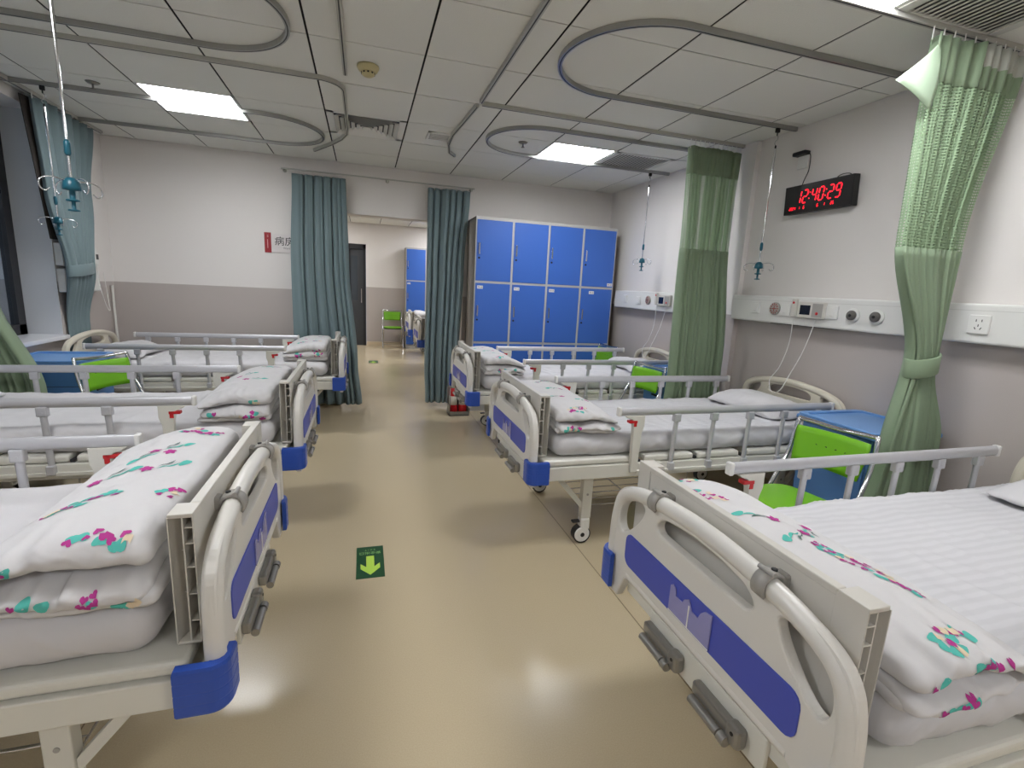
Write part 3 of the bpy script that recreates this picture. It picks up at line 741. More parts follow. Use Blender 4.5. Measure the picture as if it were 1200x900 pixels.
# ---------------------------------------------------------------- mattresses, pillows, duvets
def soft_box(x0, x1, y0, y1, z0, z1, nx, ny, nz, amp, sc, seed, wr=0):
    """closed rounded box mesh: cube grid pushed to a superellipsoid blend with cloth noise"""
    b = bmesh.new(); V = {}
    def key(i, j, k): return (i, j, k)
    cx, cy, cz = (x0+x1)/2, (y0+y1)/2, (z0+z1)/2; hx, hy, hz = (x1-x0)/2, (y1-y0)/2, (z1-z0)/2
    R = min(hz*.95, hx, hy)
    def vert(i, j, k):
        if (i, j, k) in V: return V[(i, j, k)]
        p = Vector((hx*(2*i/nx-1), hy*(2*j/ny-1), hz*(2*k/nz-1)))
        c = Vector((max(-hx+R, min(hx-R, p.x)), max(-hy+R, min(hy-R, p.y)), max(-hz+R, min(hz-R, p.z))))
        dlt = p-c
        if dlt.length > 1e-9:
            q = c+dlt.normalized()*R
        else: q = p
        w = Vector((q.x+cx, q.y+cy, q.z+cz))
        nv = Vector((w.x*sc, w.y*sc, w.z*sc*1.5+seed*7.3))
        dsp = amp*(noise.noise(nv)*1.0+.5*noise.noise(nv*2.3+Vector((5, 3, 1)))+.3*abs(noise.noise(nv*4.1)))
        if wr:
            c1_ = noise.noise(Vector((w.x*5.5+w.z*7, w.y*3, seed*3.1))); c2_ = noise.noise(Vector((w.x*9-w.z*16, w.y*4+3, seed*1.7)))
            side = max(abs(q.y)/hy-.86, 0)*6
            dsp += wr*(max(0, 1-abs(c1_)*7)*.7+max(0, 1-abs(c2_)*8)*min(1, side+.12))
        n = dlt.normalized() if dlt.length > 1e-9 else Vector((0, 0, 1 if p.z > 0 else -1))
        if p.z <= -hz+1e-6 and n.z < -.9: dsp = 0
        v = b.verts.new(w+n*dsp); V[(i, j, k)] = v; return v
    def quad(a, c, d, e):
        try:
            f = b.faces.new((a, c, d, e)); f.smooth = True
        except ValueError: pass
    for i in range(nx):
        for j in range(ny):
            quad(vert(i, j, nz), vert(i+1, j, nz), vert(i+1, j+1, nz), vert(i, j+1, nz)); quad(vert(i, j, 0), vert(i, j+1, 0), vert(i+1, j+1, 0), vert(i+1, j, 0))
    for i in range(nx):
        for k in range(nz):
            quad(vert(i, 0, k), vert(i+1, 0, k), vert(i+1, 0, k+1), vert(i, 0, k+1)); quad(vert(i, ny, k), vert(i, ny, k+1), vert(i+1, ny, k+1), vert(i+1, ny, k))
    for j in range(ny):
        for k in range(nz):
            quad(vert(0, j, k), vert(0, j, k+1), vert(0, j+1, k+1), vert(0, j+1, k)); quad(vert(nx, j, k), vert(nx, j+1, k), vert(nx, j+1, k+1), vert(nx, j, k+1))
    return b
def local_obj(name, bm, m, spot):
    """mesh in bed-local coordinates placed at the bed"""
    me = bpy.data.meshes.new(name); bmesh.ops.recalc_face_normals(bm, faces=bm.faces[:]); bm.to_mesh(me); bm.free()
    for q in (m if isinstance(m, list) else [m]): me.materials.append(q)
    o = bpy.data.objects.new(name, me); COL.objects.link(o)
    o.location = (spot[1], spot[2], 0); o.rotation_euler = (0, 0, spot[3]); return o
NAMES = {'R1': 'the nearest right bed', 'R2': 'the second right bed', 'R3': 'the right bed by the lockers', 'L1': 'the nearest left bed', 'L2': 'the second left bed', 'L3': 'the far left bed against the grey wall', 'F1': 'the nearer bed through the opening', 'F2': 'the farther bed through the opening'}
MME = {}
for si, s in enumerate(SPOTS):
    k = s[0]
    if k in ('F1', 'F2'):
        o = bpy.data.objects.new('mattress', MME['R3']); COL.objects.link(o); o.location = (s[1], s[2], 0)
    else:
        o = local_obj('mattress', soft_box(.125, 2.035, -.428, .428, 538/1000+.0015, .665, 130, 60, 9, .009, 4.2, si+1, wr=.007), M_STRIPE if k in ('R1', 'R2') else M_SHEET, s); MME[k] = o.data
    tag(o, 'white sheeted mattress on '+NAMES[k], 'mattress', 'mattresses')
    if k not in ('F1', 'F2'):
        # flat sheet hem folding over the side: piping seam near the lower edge
        for v in o.data.vertices: v.co.z = max(v.co.z, .5392)
    p = local_obj('pillow', soft_box(1.63, 1.99, -.31, .31, 664/1000, .765, 30, 44, 6, .02, 5.5, si+9), M_SHEET, s)
    me = p.data
    for v in me.vertices:   # thin, pinched corners
        ax = abs((v.co.x-1.81)/.18); ay = abs(v.co.y/.31)
        fct = 1-.75*min(1, max(ax, 0)**3*.6+ay**4*.7)
        v.co.z = .673+(v.co.z-.664)*max(.22, fct)
        if v.co.z < .6755: v.co.z = .6755
    tag(p, 'flat white pillow at the head of '+NAMES[k], 'pillow', 'pillows')

# prints -----------------------------------------------------------
def heart(cx, cy, s, a):
    o = []
    for q in range(14):
        t = 2*PI*q/14; x = .5*(16*math.sin(t)**3)/16; y = .5*(13*math.cos(t)-5*math.cos(2*t)-2*math.cos(3*t)-math.cos(4*t))/16
        o.append((cx+s*(x*math.cos(a)-y*math.sin(a)), cy+s*(x*math.sin(a)+y*math.cos(a))))
    return o
def blob(cx, cy, s, a, e=1.0):
    o = []
    for q in range(14):
        t = 2*PI*q/14; r = s*.5*(1+.14*math.sin(3*t+a))
        x = r*math.cos(t)*e; y = r*math.sin(t)
        o.append((cx+x*math.cos(a)-y*math.sin(a), cy+x*math.sin(a)+y*math.cos(a)))
    return o
def cat(cx, cy, s, a):
    P = [(-.45, -.35), (0, -.48), (.45, -.35), (.5, .1), (.46, .55), (.2, .3), (-.2, .3), (-.46, .55), (-.5, .1)]
    return [(cx+s*(x*math.cos(a)-y*math.sin(a)), cy+s*(x*math.sin(a)+y*math.cos(a))) for x, y in P]
def swoosh(cx, cy, s, a, w_=.07):
    o = []; pts = [(-.5, -.1), (-.25, .12), (0, .15), (.2, 0), (.5, .1)]
    P = crom([(x, y, 0) for x, y in pts], 3)
    up_ = [(p.x, p.y+w_*math.sin(PI*(i+.5)/len(P))) for i, p in enumerate(P)]; dn = [(p.x, p.y-w_*math.sin(PI*(i+.5)/len(P))) for i, p in enumerate(P)]
    return [(cx+s*(x*math.cos(a)-y*math.sin(a)), cy+s*(x*math.sin(a)+y*math.cos(a))) for x, y in up_+dn[::-1]]
def cluster(cx, cy, L, rnd, a=0, w_=.036):
    sh = []
    n = int(L/.0062)
    for i in range(n):
        u = (i+.5)/n-.5; x = u*L; y = rnd.uniform(-1, 1)*w_*(1-abs(u)*1.2)
        px, py = cx+x*math.cos(a)-y*math.sin(a), cy+x*math.sin(a)+y*math.cos(a)
        m = rnd.choice((0, 0, 0, 1, 1, 1, 2)); s = rnd.uniform(.016, .024)
        an = rnd.uniform(-.8, .8)+a
        sh.append((m, (heart(px, py, s, an) if m == 1 else (cat(px, py, s, an) if m == 2 else blob(px, py, s, an, 1.25)))))
    return sh
def swan(cx, cy, rnd, a):
    sh = [(0, swoosh(cx, cy, .06, a, .05)), (3, swoosh(cx+.01, cy-.014, .05, a+.3, .03))]
    for q in range(5):
        t = 2*PI*q/5; sh.append((1, blob(cx+.055*math.cos(a)+.009*math.cos(t), cy+.055*math.sin(a)+.009*math.sin(t), .013, t, 1.5)))
    sh.append((0, blob(cx-.04*math.cos(a), cy-.04*math.sin(a), .024, a+.6, 1.6)))
    return sh
def decals(duvet, shapes, parent):
    """shapes: (material, polygon, mode) with mode 'top' (x,y) or ('side', sign) polygons in (x,z)"""
    bm = bmesh.new(); bm.from_mesh(duvet.data); tree = BVHTree.FromBMesh(bm); bm.free()
    mb = MB()
    for m, poly, mode in shapes:
        c = (sum(p[0] for p in poly)/len(poly), sum(p[1] for p in poly)/len(poly))
        rings = []; ok = True
        for f in (0.0, .5, 1.0):
            pts = [c] if f == 0 else [(c[0]+(p[0]-c[0])*f, c[1]+(p[1]-c[1])*f) for p in poly]
            R = []
            for (a, b) in pts:
                if mode == 'top': h = tree.ray_cast(Vector((a, b, 1.2)), Vector((0, 0, -1)))
                else: h = tree.ray_cast(Vector((a, mode*1.0, b)), Vector((0, -mode, 0)))
                if h[0] is None: ok = False; break
                nn = h[1]
                if (mode == 'top' and nn.z < 0) or (mode != 'top' and nn.y*mode < 0): nn = -nn
                if mode == 'top' and h[0].z < .69: ok = False
                R.append(h[0]+nn*.0014+(Vector((0, 0, .0005*m)) if mode == 'top' else Vector((0, mode*.0005*m, 0))))
            if not ok: break
            rings.append(R)
        if not ok: continue
        if max((a-rings[0][0]).length for a in rings[2]) > 1.5*max(math.hypot(q[0]-c[0], q[1]-c[1]) for q in poly): continue
        vs = rings[0]+rings[1]+rings[2]; N = len(poly); fs = []
        for i in range(N):
            j = (i+1) % N; fs.append((0, 1+i, 1+j)); fs.append((1+i, 1+N+i, 1+N+j, 1+j))
        mb.mi = m; mb.raw(vs, fs)
    return tag(mb.build('printed_motifs', [M_TEAL, M_MAG, M_BEIGE, M_INK], parent), kind='stuff')
# folded duvets ------------------------------------------------------
def make_duvet(k, spot, seed, near, x0=.13, x1=.50, zt=.80, label='', ymin=-.45, ymax=.44, tilt=0):
    """stack of folded layers; 'near' = +1/-1: local y end that faces the viewer"""
    rnd = random.Random(seed); full = bmesh.new()
    H = zt-.668
    lay = [(.03, .34, .0, .02, .0), (.27, .62, .01, .0, .015), (.54, 1.0, 0, .015, .03)]
    for li, (a, b, dx, dyn, dx1) in enumerate(lay):
        z0, z1 = .668+H*a, .668+H*b
        ya, yb = ymin+rnd.uniform(0, .02), ymax-rnd.uniform(0, .02)
        if near < 0: ya += dyn
        else: yb -= dyn
        sb = soft_box(x0+dx, x1+dx1+rnd.uniform(-.01, .02), ya, yb, z0, z1, 60, 110, 8, .008, 6.0, seed+li*3, wr=.004)
        zc = (z0+z1)/2
        for v in sb.verts:
            u = (v.co.x-x0)/(x1-x0); e = (v.co.y*near-.26)/.18; e = max(0, min(1, e)); z = v.co.z
            top = (z-zc)/((z1-z0)/2)
            tap = 1-.45*max(0, min(1.1, u))**3-.30*e**2          # folds get thinner at the free edges
            bot = z0 if li else z0
            z = z0+(z-z0)*tap
            if li == 2:
                z += .012*math.sin(max(0, min(1, u))*PI)-.004*e*e-.018*max(0, u-.6)*2
                z -= .016*math.sin(v.co.y*7+seed)*.3
            elif li == 1: z -= .020*e*e*(1-.2*u)
            gath = noise.noise(Vector((v.co.x*30+li*5, seed*1.3, v.co.z*6)))
            z += .013*gath*e*(1 if top > -.2 else .4)
            v.co.x += (.018*noise.noise(Vector((v.co.y*4, seed, li*3)))+.006*noise.noise(Vector((v.co.y*15, seed, z*30))))*(1 if u > .5 else .15)
            v.co.y += near*(.022*noise.noise(Vector((v.co.x*6, li*4.0, seed+4)))+.006*noise.noise(Vector((v.co.x*25, z*30, seed))))*(1 if e > 0 else .3)
            v.co.z = max(z, .6695)
        vm = [full.verts.new(v.co) for v in sb.verts]; sb.verts.index_update()
        for f in sb.faces:
            nf = full.faces.new([vm[v.index] for v in f.verts]); nf.smooth = True
        sb.free()
    o = local_obj('folded_duvet', full, M_DUVET, spot)
    tag(o, label, 'duvet', 'folded printed duvets')
    return o
def fn(s, near, L, rnd, cls, swans, sides):
    sh = []
    for x, y, ln, a in cls: sh += [(m, p, 'top') for m, p in cluster(x, y, ln, rnd, a)]
    for x, y, a in swans: sh += [(m, p, 'top') for m, p in swan(x, y, rnd, a)]
    for x, z, ln in sides+[(x_+.01, z_-.022, l_*.8) for x_, z_, l_ in sides[:2]]: sh += [(m, p, near) for m, p in cluster(x, z, ln, rnd, 0, .022)]
    return sh
DV = {
 'R1': dict(near=-1, x0=.115, x1=.45, zt=.785, ymin=-.47, ymax=.44, label='folded white duvet with heart prints on the nearest right bed, behind the big footboard',
            cls=[(.2, .28, .16, -.9), (.24, .42, .10, .1), (.33, -.17, .24, -1.25), (.28, -.40, .12, .3)], swans=[(.24, .10, -.6), (.27, -.02, .3), (.36, .02, .8)], sides=[(.2, .73, .12), (.33, .76, .12), (.18, .69, .08), (.42, .72, .06)]),
 'R2': dict(near=-1, x0=.13, x1=.48, zt=.80, ymin=-.45, ymax=.44, label='folded white duvet with teal prints on the second right bed, corner turned over',
            cls=[(.26, -.38, .12, .3), (.3, .3, .12, .5)], swans=[(.3, .1, .2), (.22, -.1, -.4), (.38, -.15, .5)], sides=[(.22, .73, .1), (.44, .73, .06), (.2, .69, .06), (.42, .69, .06)]),
 'R3': dict(near=-1, x0=.13, x1=.47, zt=.82, ymin=-.42, ymax=.36, label='puffy folded white duvet on the right bed in front of the lockers',
            cls=[(.27, -.36, .12, .9)], swans=[(.26, .05, .2), (.32, -.12, -.4), (.2, .2, .5)], sides=[(.28, .75, .1), (.28, .71, .06), (.42, .73, .05)]),
 'L1': dict(near=1, x0=.115, x1=.45, zt=.845, ymin=-.44, ymax=.45, label='thick folded white duvet with purple heart prints on the nearest left bed',
            cls=[(.34, .20, .15, .4), (.22, -.33, .14, -.3), (.15, .18, .06, 1.4), (.22, .41, .12, .2)], swans=[(.22, -.02, .3), (.3, -.10, -2.7), (.34, .0, .4), (.25, -.17, .5)], sides=[(.38, .77, .13), (.19, .77, .1), (.28, .72, .14), (.41, .72, .1), (.16, .68, .07)]),
 'L2': dict(near=1, x0=.13, x1=.46, zt=.83, ymin=-.42, ymax=.44, label='folded white duvet in three layers on the second left bed',
            cls=[(.24, -.3, .1, .2)], swans=[(.25, .1, .2), (.32, -.05, .6)], sides=[(.2, .76, .1), (.21, .70, .12), (.42, .72, .06)]),
 'L3': dict(near=1, x0=.13, x1=.48, zt=.83, ymin=-.40, ymax=.40, label='folded white duvet with teal prints on the far left bed beside the curtain',
            cls=[(.22, .2, .08, .6), (.35, .25, .08, -.4), (.2, -.2, .08, .1), (.36, -.1, .08, .3)], swans=[(.28, .05, .2)], sides=[(.2, .76, .1), (.36, .74, .08)]),
 'F1': dict(near=-1, x0=.13, x1=.46, zt=.80, ymin=-.42, ymax=.4, label='folded pale duvet on the nearer bed through the opening', cls=[(.25, 0, .1, 0)], swans=[], sides=[]),
 'F2': dict(near=-1, x0=.13, x1=.46, zt=.86, ymin=-.42, ymax=.4, label='folded pale duvet on the farther bed through the opening', cls=[(.25, 0, .1, 0)], swans=[], sides=[])}
for si, s in enumerate(SPOTS):
    d_ = DV[s[0]]; rnd = random.Random(50+si)
    o = make_duvet(s[0], s, 11+si*5, d_['near'], d_['x0'], d_['x1'], d_['zt'], d_['label'], d_['ymin'], d_['ymax'])
    decals(o, fn(s, d_['near'], 0, rnd, d_['cls'], d_['swans'], d_['sides']), o)

# ---------------------------------------------------------------- lockers
def lockers(x0, y0, ncol, label, zb=.08, cw=.425):
    t = thing('locker_cabinet', label, 'locker', (x0, y0, 0), group='blue locker cabinets')
    W = ncol*cw; D = .42; Z = [zb, .80, 1.475, 2.15]
    c = MB(); c.box((0, .012, 0), (.02, D, 2.17)).box((W-.02, .012, 0), (W, D, 2.17)).box((0, .012, 2.15), (W, D, 2.17)).box((0, D-.015, 0), (W, D, 2.17)).box((0, .012, 0), (W, D, zb))
    c.build('carcass', M_LOCKS, t)
    f = MB()
    for i in range(ncol+1): f.box((max(0, i*cw-.012), 0, 0), (min(W, i*cw+.012), .02, 2.17), .002)
    for z in Z: f.box((0, .001, z-.012), (W, .019, z+.012 if z < 2.1 else 2.17), .002)
    f.box((0, .001, 0), (W, .018, .08)); f.build('face_frame', M_LOCKF, t)
    rnd = random.Random(int(x0*10))
    for r in range(3):
        for i in range(ncol):
            a, b = i*cw+.013, (i+1)*cw-.013; z0, z1 = Z[r]+.013, Z[r+1]-.013
            dd = MB().box((a, -.004, z0), (b, .014, z1), .002).build('locker_door', M_LOCK, t)
            hz = z0+.44 if r != 1 else z0+.36
            hz = (z0+z1)/2+.02
            MB().box((a+.022, -.022, hz-.06), (a+.036, -.016, hz+.06), .002).box((a+.023, -.02, hz-.06), (a+.035, -.003, hz-.052)).box((a+.023, -.02, hz+.052), (a+.035, -.003, hz+.06)).build('door_handle', M_CHROME, dd)
            MB().cyl((a+.030, -.010, hz-.10), (a+.030, -.003, hz-.10), .011, 12).build('door_lock', M_BLACK, dd)
            if (r == 1 and i < 3) or r == 0:
                lx = a+.02
            elif r == 1: lx = a+.1
            elif r == 2 and i == ncol-1: lx = b-.07
            else: continue
            lz = z1-.045 if r < 2 else z0+.03
            st = MB().box((lx, -.0055, lz-.017), (lx+.065, -.0042, lz+.017)); st = st.build('number_label', M_WHITE, dd)
            g_ = MB()
            for q in range(3):
                gx = lx+.010+q*.018; g_.box((gx, -.0062, lz-.008), (gx+.003, -.0056, lz+.008)); g_.box((gx, -.0062, lz+(.006, -.001, -.008)[q]), (gx+.011, -.0056, lz+(.008, .001, -.006)[q]))
                if q != 1: g_.box((gx+.008, -.0062, lz-.004), (gx+.011, -.0056, lz+.008))
            g_.build('number_print', M_BLACK, dd)
    return t
lockers(1.165, 5.45, 4, 'wide blue twelve door locker against the far wall beside the opening')
lockers(.86, 11.05, 3, 'blue locker seen through the opening in the farther room')

# ---------------------------------------------------------------- bedside cabinets
def cabinet(x, y, rz, label):
    """front faces local -x, back at local x=+.24"""
    t = thing('bedside_cabinet', label, 'cabinet', (x, y, 0), rz, 'blue bedside cabinets')
    MB().box((-.215, -.215, .06), (.19, .215, .745), .008).build('body', M_CABB, t)
    MB().box((.19, -.22, .03), (.235, -.17, .75), .006).box((.19, .17, .03), (.235, .22, .75), .006).box((.19, -.17, .06), (.22, .17, .74)).build('rear_post', M_CABC, t)
    tp = MB(); tp.box((-.245, -.245, .745), (.245, .245, .775), .012, seg=3)
    plate(tp, rrect(-.245, -.245, .245, .245, .04), [rrect(-.215, -.205, .225, .205, .03)], .014, .004, lambda a, b, c: (a, b, .779+c)); tp.build('tray_top', mat('cabinet_top_blue', (104, 150, 206), .32), t)
    dr_ = MB().box((-.228, -.2, .60), (-.214, .2, .735), .005).build('drawer', M_CABB, t)
    MB().box((-.236, -.06, .70), (-.226, .06, .715), .003).build('drawer_grip', M_BLACK, dr_)
    dd = MB().box((-.228, -.2, .12), (-.214, .2, .585), .005).build('cabinet_door', M_CABB, t)
    MB().box((-.236, -.06, .54), (-.226, .06, .556), .003).build('door_grip', M_BLACK, dd)
    for s in (-1, 1):
        MB().box((-.2, s*.222-.005, .42), (.19, s*.222+.005, .44), .003).build('towel_rail', M_CABC, t)
        MB().box((-.2, s*.2165-.0015, .60), (.185, s*.2165+.0015, .603)).build('side_groove', M_DGREY, t)
    for a in (-.18, .18):
        for b in (-.18, .18):
            MB().cyl((a, b-.012, .025), (a, b+.012, .025), .024, 14).cyl((a, b, .03), (a, b, .07), .008).build('castor', M_BLACK, t)
cabinet(2.715, 2.01, 0, 'blue bedside cabinet behind the green chair, by the tied green curtain')
cabinet(2.71, 3.745, 0, 'blue bedside cabinet half hidden behind the loose green curtain')
cabinet(-2.1, 4.27, PI, 'blue bedside cabinet under the window, by the far left bed')

# ---------------------------------------------------------------- green folding chairs
def chair(x, y, rz, label):
    """faces local +x; back at local x=-.2"""
    t = thing('folding_chair', label, 'chair', (x, y, 0), rz, 'green folding chairs')
    # back slab, gently curved
    b = MB(); ny, nz = 16, 6; vs = []; W = .185
    for sd in (0, 1):
        for j in range(ny+1):
            for i in range(nz+1):
                yy = -W+2*W*j/ny; zz = .595+.185*i/nz
                cx = -.20-.028*(1-(yy/W)**2)-(zz-.6)*.20
                sx_ = 1-.10*(1-(i/nz))**1.2-(.03 if i == nz else 0)
                vs.append((cx+(.012 if sd else 0), yy*sx_, zz))
    n1 = (ny+1)*(nz+1)
    fs = []
    for j in range(ny):
        for i in range(nz):
            a = j*(nz+1)+i; fs.append((a, a+1, a+nz+2, a+nz+1)); fs.append((n1+a, n1+a+nz+1, n1+a+nz+2, n1+a+1))
    for j in range(ny):
        a = j*(nz+1); fs.append((a, a+nz+1, n1+a+nz+1, n1+a)); a += nz; fs.append((a, n1+a, n1+a+nz+1, a+nz+1))
    for i in range(nz):
        fs.append((i, n1+i, n1+i+1, i+1)); a = ny*(nz+1)+i; fs.append((a, a+1, n1+a+1, n1+a))
    b.raw(vs, fs); bo = b.build('backrest', M_GREEN, t)
    h_ = MB()
    for yy in (-.075, -.025, .025, .075):
        cx = -.20-.028*(1-(yy/W)**2)-.02
        h_.cyl((cx-.010, yy, .70), (cx+.012, yy, .70), .006, 10)
    h_.build('vent_holes', M_BLACK, bo)
    # frame
    f = MB()
    R_ = .011
    pathb = [(.19, -.21, .02), (-.19, -.21, .56), (-.245, -.195, .80)]
    f.tube(crom([(.17, -.215, .012), (-.02, -.215, .30), (-.20, -.204, .60), (-.248, -.197, .795), (-.258, -.172, .812), (-.28, 0, .80), (-.258, .172, .812), (-.248, .197, .795), (-.20, .204, .60), (-.02, .215, .30), (.17, .215, .012)], 4), R_, 10)
    f.build('back_frame', M_CHROME, t)
    g_ = MB()
    for s in (-1, 1): g_.tube([(-.22, s*.195, .012), (.0, s*.195, .30), (.12, s*.19, .43)], R_, 10)
    g_.tube([(-.16, -.195, .09), (-.16, .195, .09)], .008); g_.tube([(.12, -.215, .085), (.12, .215, .085)], .008)
    g_.build('front_leg_frame', M_CHROME, t)
    prof = [(p.x, p.y) for p in crom([(-.16, -.13, 0), (-.17, 0, 0), (-.16, .13, 0), (-.08, .185, 0), (.06, .19, 0), (.155, .14, 0), (.185, 0, 0), (.155, -.14, 0), (.06, -.19, 0), (-.08, -.185, 0)], 4, True)]
    st = MB(); plate(st, prof, [], .022, .008, lambda a, b_, c: (a+.01, b_, .455+c)); so = st.build('seat', M_GREEN, t)
    rm = MB(); plate(rm, [(p[0]*1.035, p[1]*1.035) for p in prof], [], .02, .004, lambda a, b_, c: (a+.01, b_, .436+c)); rm.build('seat_rim', mat('dark_seat_rim', (60, 58, 56), .3, .5), t)
    return t
chair(2.03, 1.79, PI+math.radians(9), 'green folding chair between the two nearest right beds')
chair(2.17, 3.74, PI+math.radians(10), 'green folding chair between the second and third right beds')
chair(2.50, 5.2, PI+math.radians(5), 'green folding chair between the last right bed and the lockers')
chair(-1.545, 4.0, math.radians(-24), 'green folding chair by the blue cabinet under the window')
chair(.59, 11.12, -PI/2, 'small green folding chair by the far grey wall through the opening')

# ---------------------------------------------------------------- drip poles
def drip(x, y, zb, label, twist=0, hooks=True, big=1):
    t = thing('drip_pole', label, 'drip stand', (x, y, 0), twist, 'hanging drip poles')
    MB().box((-.014, -.010, 2.585), (.014, .010, 2.614), .003).cyl((0, 0, 2.565), (0, 0, 2.59), .004).build('carrier', M_BLACK, t)
    hk = MB(); pts = [(0, 0, 2.57), (.011, 0, 2.555), (.006, 0, 2.538), (-.006, 0, 2.528), (-.011, 0, 2.512), (0, 0, 2.498)]
    hk.tube(crom(pts, 4), .0025, 8).build('suspension_hook', M_CHROME, t)
    MB().tube([(0, 0, 2.50), (0, 0, 2.47)], .006).build('collar', M_BLACK, t)
    MB().tube([(0, 0, 2.48), (0, 0, zb+.55)], .0075, 12).tube([(0, 0, zb+.57), (0, 0, zb+.04)], .0052, 12).build('rod', M_CHROME, t)
    MB().lathe([(.0055, .27), (.011, .28), (.011, .32), (.0055, .33)], 12, Matrix.Translation((0, 0, zb-.15))).build('sleeve', M_TEALP, t)
    hb = MB().lathe([(0, -.088), (.020, -.086), (.020, -.080), (.007, -.078), (.007, -.050), (.023, -.048), (.023, -.042), (.010, -.040), (.010, -.008), (.030, -.006), (.030, .006), (.026, .026), (.014, .040), (.0, .043)], 14, Matrix.Translation((0, 0, zb))).build('hub', M_TEALP, t)
    for a in range(4):
        an = a*PI/2+.5; c_, s_ = math.cos(an), math.sin(an)
        P = [(.0, .02), (.035, .03), (.07, .032), (.10, .018), (.104, -.008), (.088, -.022), (.072, -.010)]
        MB().tube(crom([(r_*c_, r_*s_, zb+z_) for r_, z_ in P], 4), .0026, 8).build('hook_arm', M_CHROME, t)
drip(2.79, 3.07, 1.66, 'drip pole hanging by the clock, left of the red digits')
drip(2.74, 4.63, 1.75, 'drip pole hanging between the lockers and the loose green curtain')
drip(-1.10, 2.46, 1.72, 'long drip pole hanging nearest the viewer on the left', .4)
drip(-2.09, 4.44, 1.72, 'shorter drip pole hanging in front of the blue window curtain', .2)

# ---------------------------------------------------------------- wall trunking with devices
def trunk(name, x0, x1, y0, y1, z0, z1, label):
    o = MB().box((x0, y0, z0), (x1, y1, z1), .012, seg=3).build(name, M_WHITE)
    tag(o, label, 'bed head panel', 'bed head service panels'); return o
tk = trunk('service_panel', 2.895, XR-.001, YB+.1, 3.42, 1.265, 1.46, 'white bed head service panel running along the right wall behind the near beds')
MB().box((2.8935, YB+.1, 1.425), (2.8955, 3.42, 1.428)).build('panel_groove', M_GR, tk)
MB().box((2.905, 2.45, 1.262), (2.965, 3.0, 1.266)).build('cable_slot', M_DGREY, tk)
tk2 = trunk('service_panel', 2.895, XR-.001, 3.98, 5.44, 1.265, 1.46, 'white bed head service panel on the right wall between curtain and lockers')
tkl = trunk('service_panel', XL+.001, XL+.062, 4.915, 5.46, 1.42, 1.60, 'upper white service panel behind the blue window curtain')
tkl2 = trunk('service_panel', XL+.001, XL+.062, 4.915, 5.46, 1.21, 1.40, 'lower white service panel behind the blue window curtain')
M_GASG = mat('gas_outlet_grey', (96, 92, 88), .4)
def onpanel(nm, y, z, label, kind, cat='outlet', grp='panel outlets', x=2.893):
    t = thing(nm, label, cat, (x, y, z), group=grp)
    if kind == 'gas':
        R = Matrix.Rotation(-PI/2, 4, 'Y')
        MB().lathe([(0, 0), (.044, 0), (.044, .006), (.034, .012), (0, .012)], 24, R).build('collar', M_WHITE, t)
        MB().lathe([(0, .012), (.030, .012), (.030, .024), (.024, .028), (0, .028)], 24, R).build('face', M_GASG, t)
        MB().lathe([(0, .028), (.009, .028), (.009, .034), (0, .034)], 14, R).build('socket_hole', M_BLACK, t)
    elif kind == 'gasred':
        R = Matrix.Rotation(-PI/2, 4, 'Y')
        MB().lathe([(0, 0), (.046, 0), (.046, .010), (.040, .014), (0, .014)], 24, R).build('ring', M_CLAMP, t)
        sl = MB()
        for q in range(12): sl.box((-.0155, -.003, .024), (-.014, .003, .040), M=Matrix.Rotation(q*PI/6, 4, 'X'))
        sl.box((-.0155, -.02, -.003), (-.014, .02, .003)).box((-.0155, -.003, -.02), (-.014, .003, .02)).build('marking', mat('dull_red', (150, 60, 56), .5), t)
    elif kind == 'switch':
        MB().box((-.009, -.043, -.043), (0, .043, .043), .003).build('plate', M_WHITE, t)
        MB().box((-.012, -.02, -.03), (-.008, .02, .03), .002).build('rocker', M_WHITE, t)
        MB().box((-.0128, -.012, -.024), (-.0118, .012, -.020)).build('marking', M_GR, t)
    elif kind == 'socket':
        MB().box((-.010, -.045, -.045), (0, .045, .045), .003).build('plate', M_WHITE, t)
        h_ = MB()
        for a, b, r_ in ((-.012, .018, 0), (.012, .018, 0), (0, -.006, 0), (-.012, -.020, .5), (.012, -.020, -.5)):
            h_.box((-.0108, -.0018, -.006), (-.0098, .0018, .006), M=Matrix.Translation((0, a, b)) @ Matrix.Rotation(r_, 4, 'X'))
        h_.build('pin_holes', M_BLACK, t)
    elif kind == 'screen':
        MB().box((-.03, -.105, -.055), (0, .105, .055), .008, seg=3).build('housing', M_PANEL, t)
        MB().box((-.0315, -.0, -.032), (-.0295, .082, .032)).build('display', mat('dark_display', (16, 24, 42), .15), t)
        MB().box((-.031, -.095, -.045), (-.0295, -.015, .045), .001).build('speaker_plate', M_CLAMP, t)
        MB().lathe([(0, .030), (.010, .030), (.010, .034), (0, .034)], 14, Matrix.Translation((0, -.055, -.02)) @ Matrix.Rotation(-PI/2, 4, 'Y')).build('call_button', M_RED, t)
    elif kind == 'hand':
        MB().box((-.03, -.022, -.062), (-.004, .022, .062), .009, seg=3).build('grip', M_PANEL, t)
        MB().box((-.012, -.03, -.03), (0, .03, .05), .003).build('cradle', M_WHITE, t)
        MB().lathe([(0, .028), (.008, .028), (.008, .034), (0, .034)], 14, Matrix.Translation((0, 0, .035)) @ Matrix.Rotation(-PI/2, 4, 'Y')).build('call_button', M_RED, t)
        cb = MB(); z0 = z
        pts = [(-.016, 0, -.06), (-.018, .0, -.25), (-.05, .02, -.42), (-.1, .04, -.52), (-.12, -.02, -.60), (-.12, -.09, -.56), (-.1, -.12, -.46), (-.05, -.15, -.3), (-.02, -.175, -.12), (-.016, -.18, -.056)]
        cb.tube(crom(pts, 6), .0028, 6); cb.build('cable', M_WHITE, t)
    return t
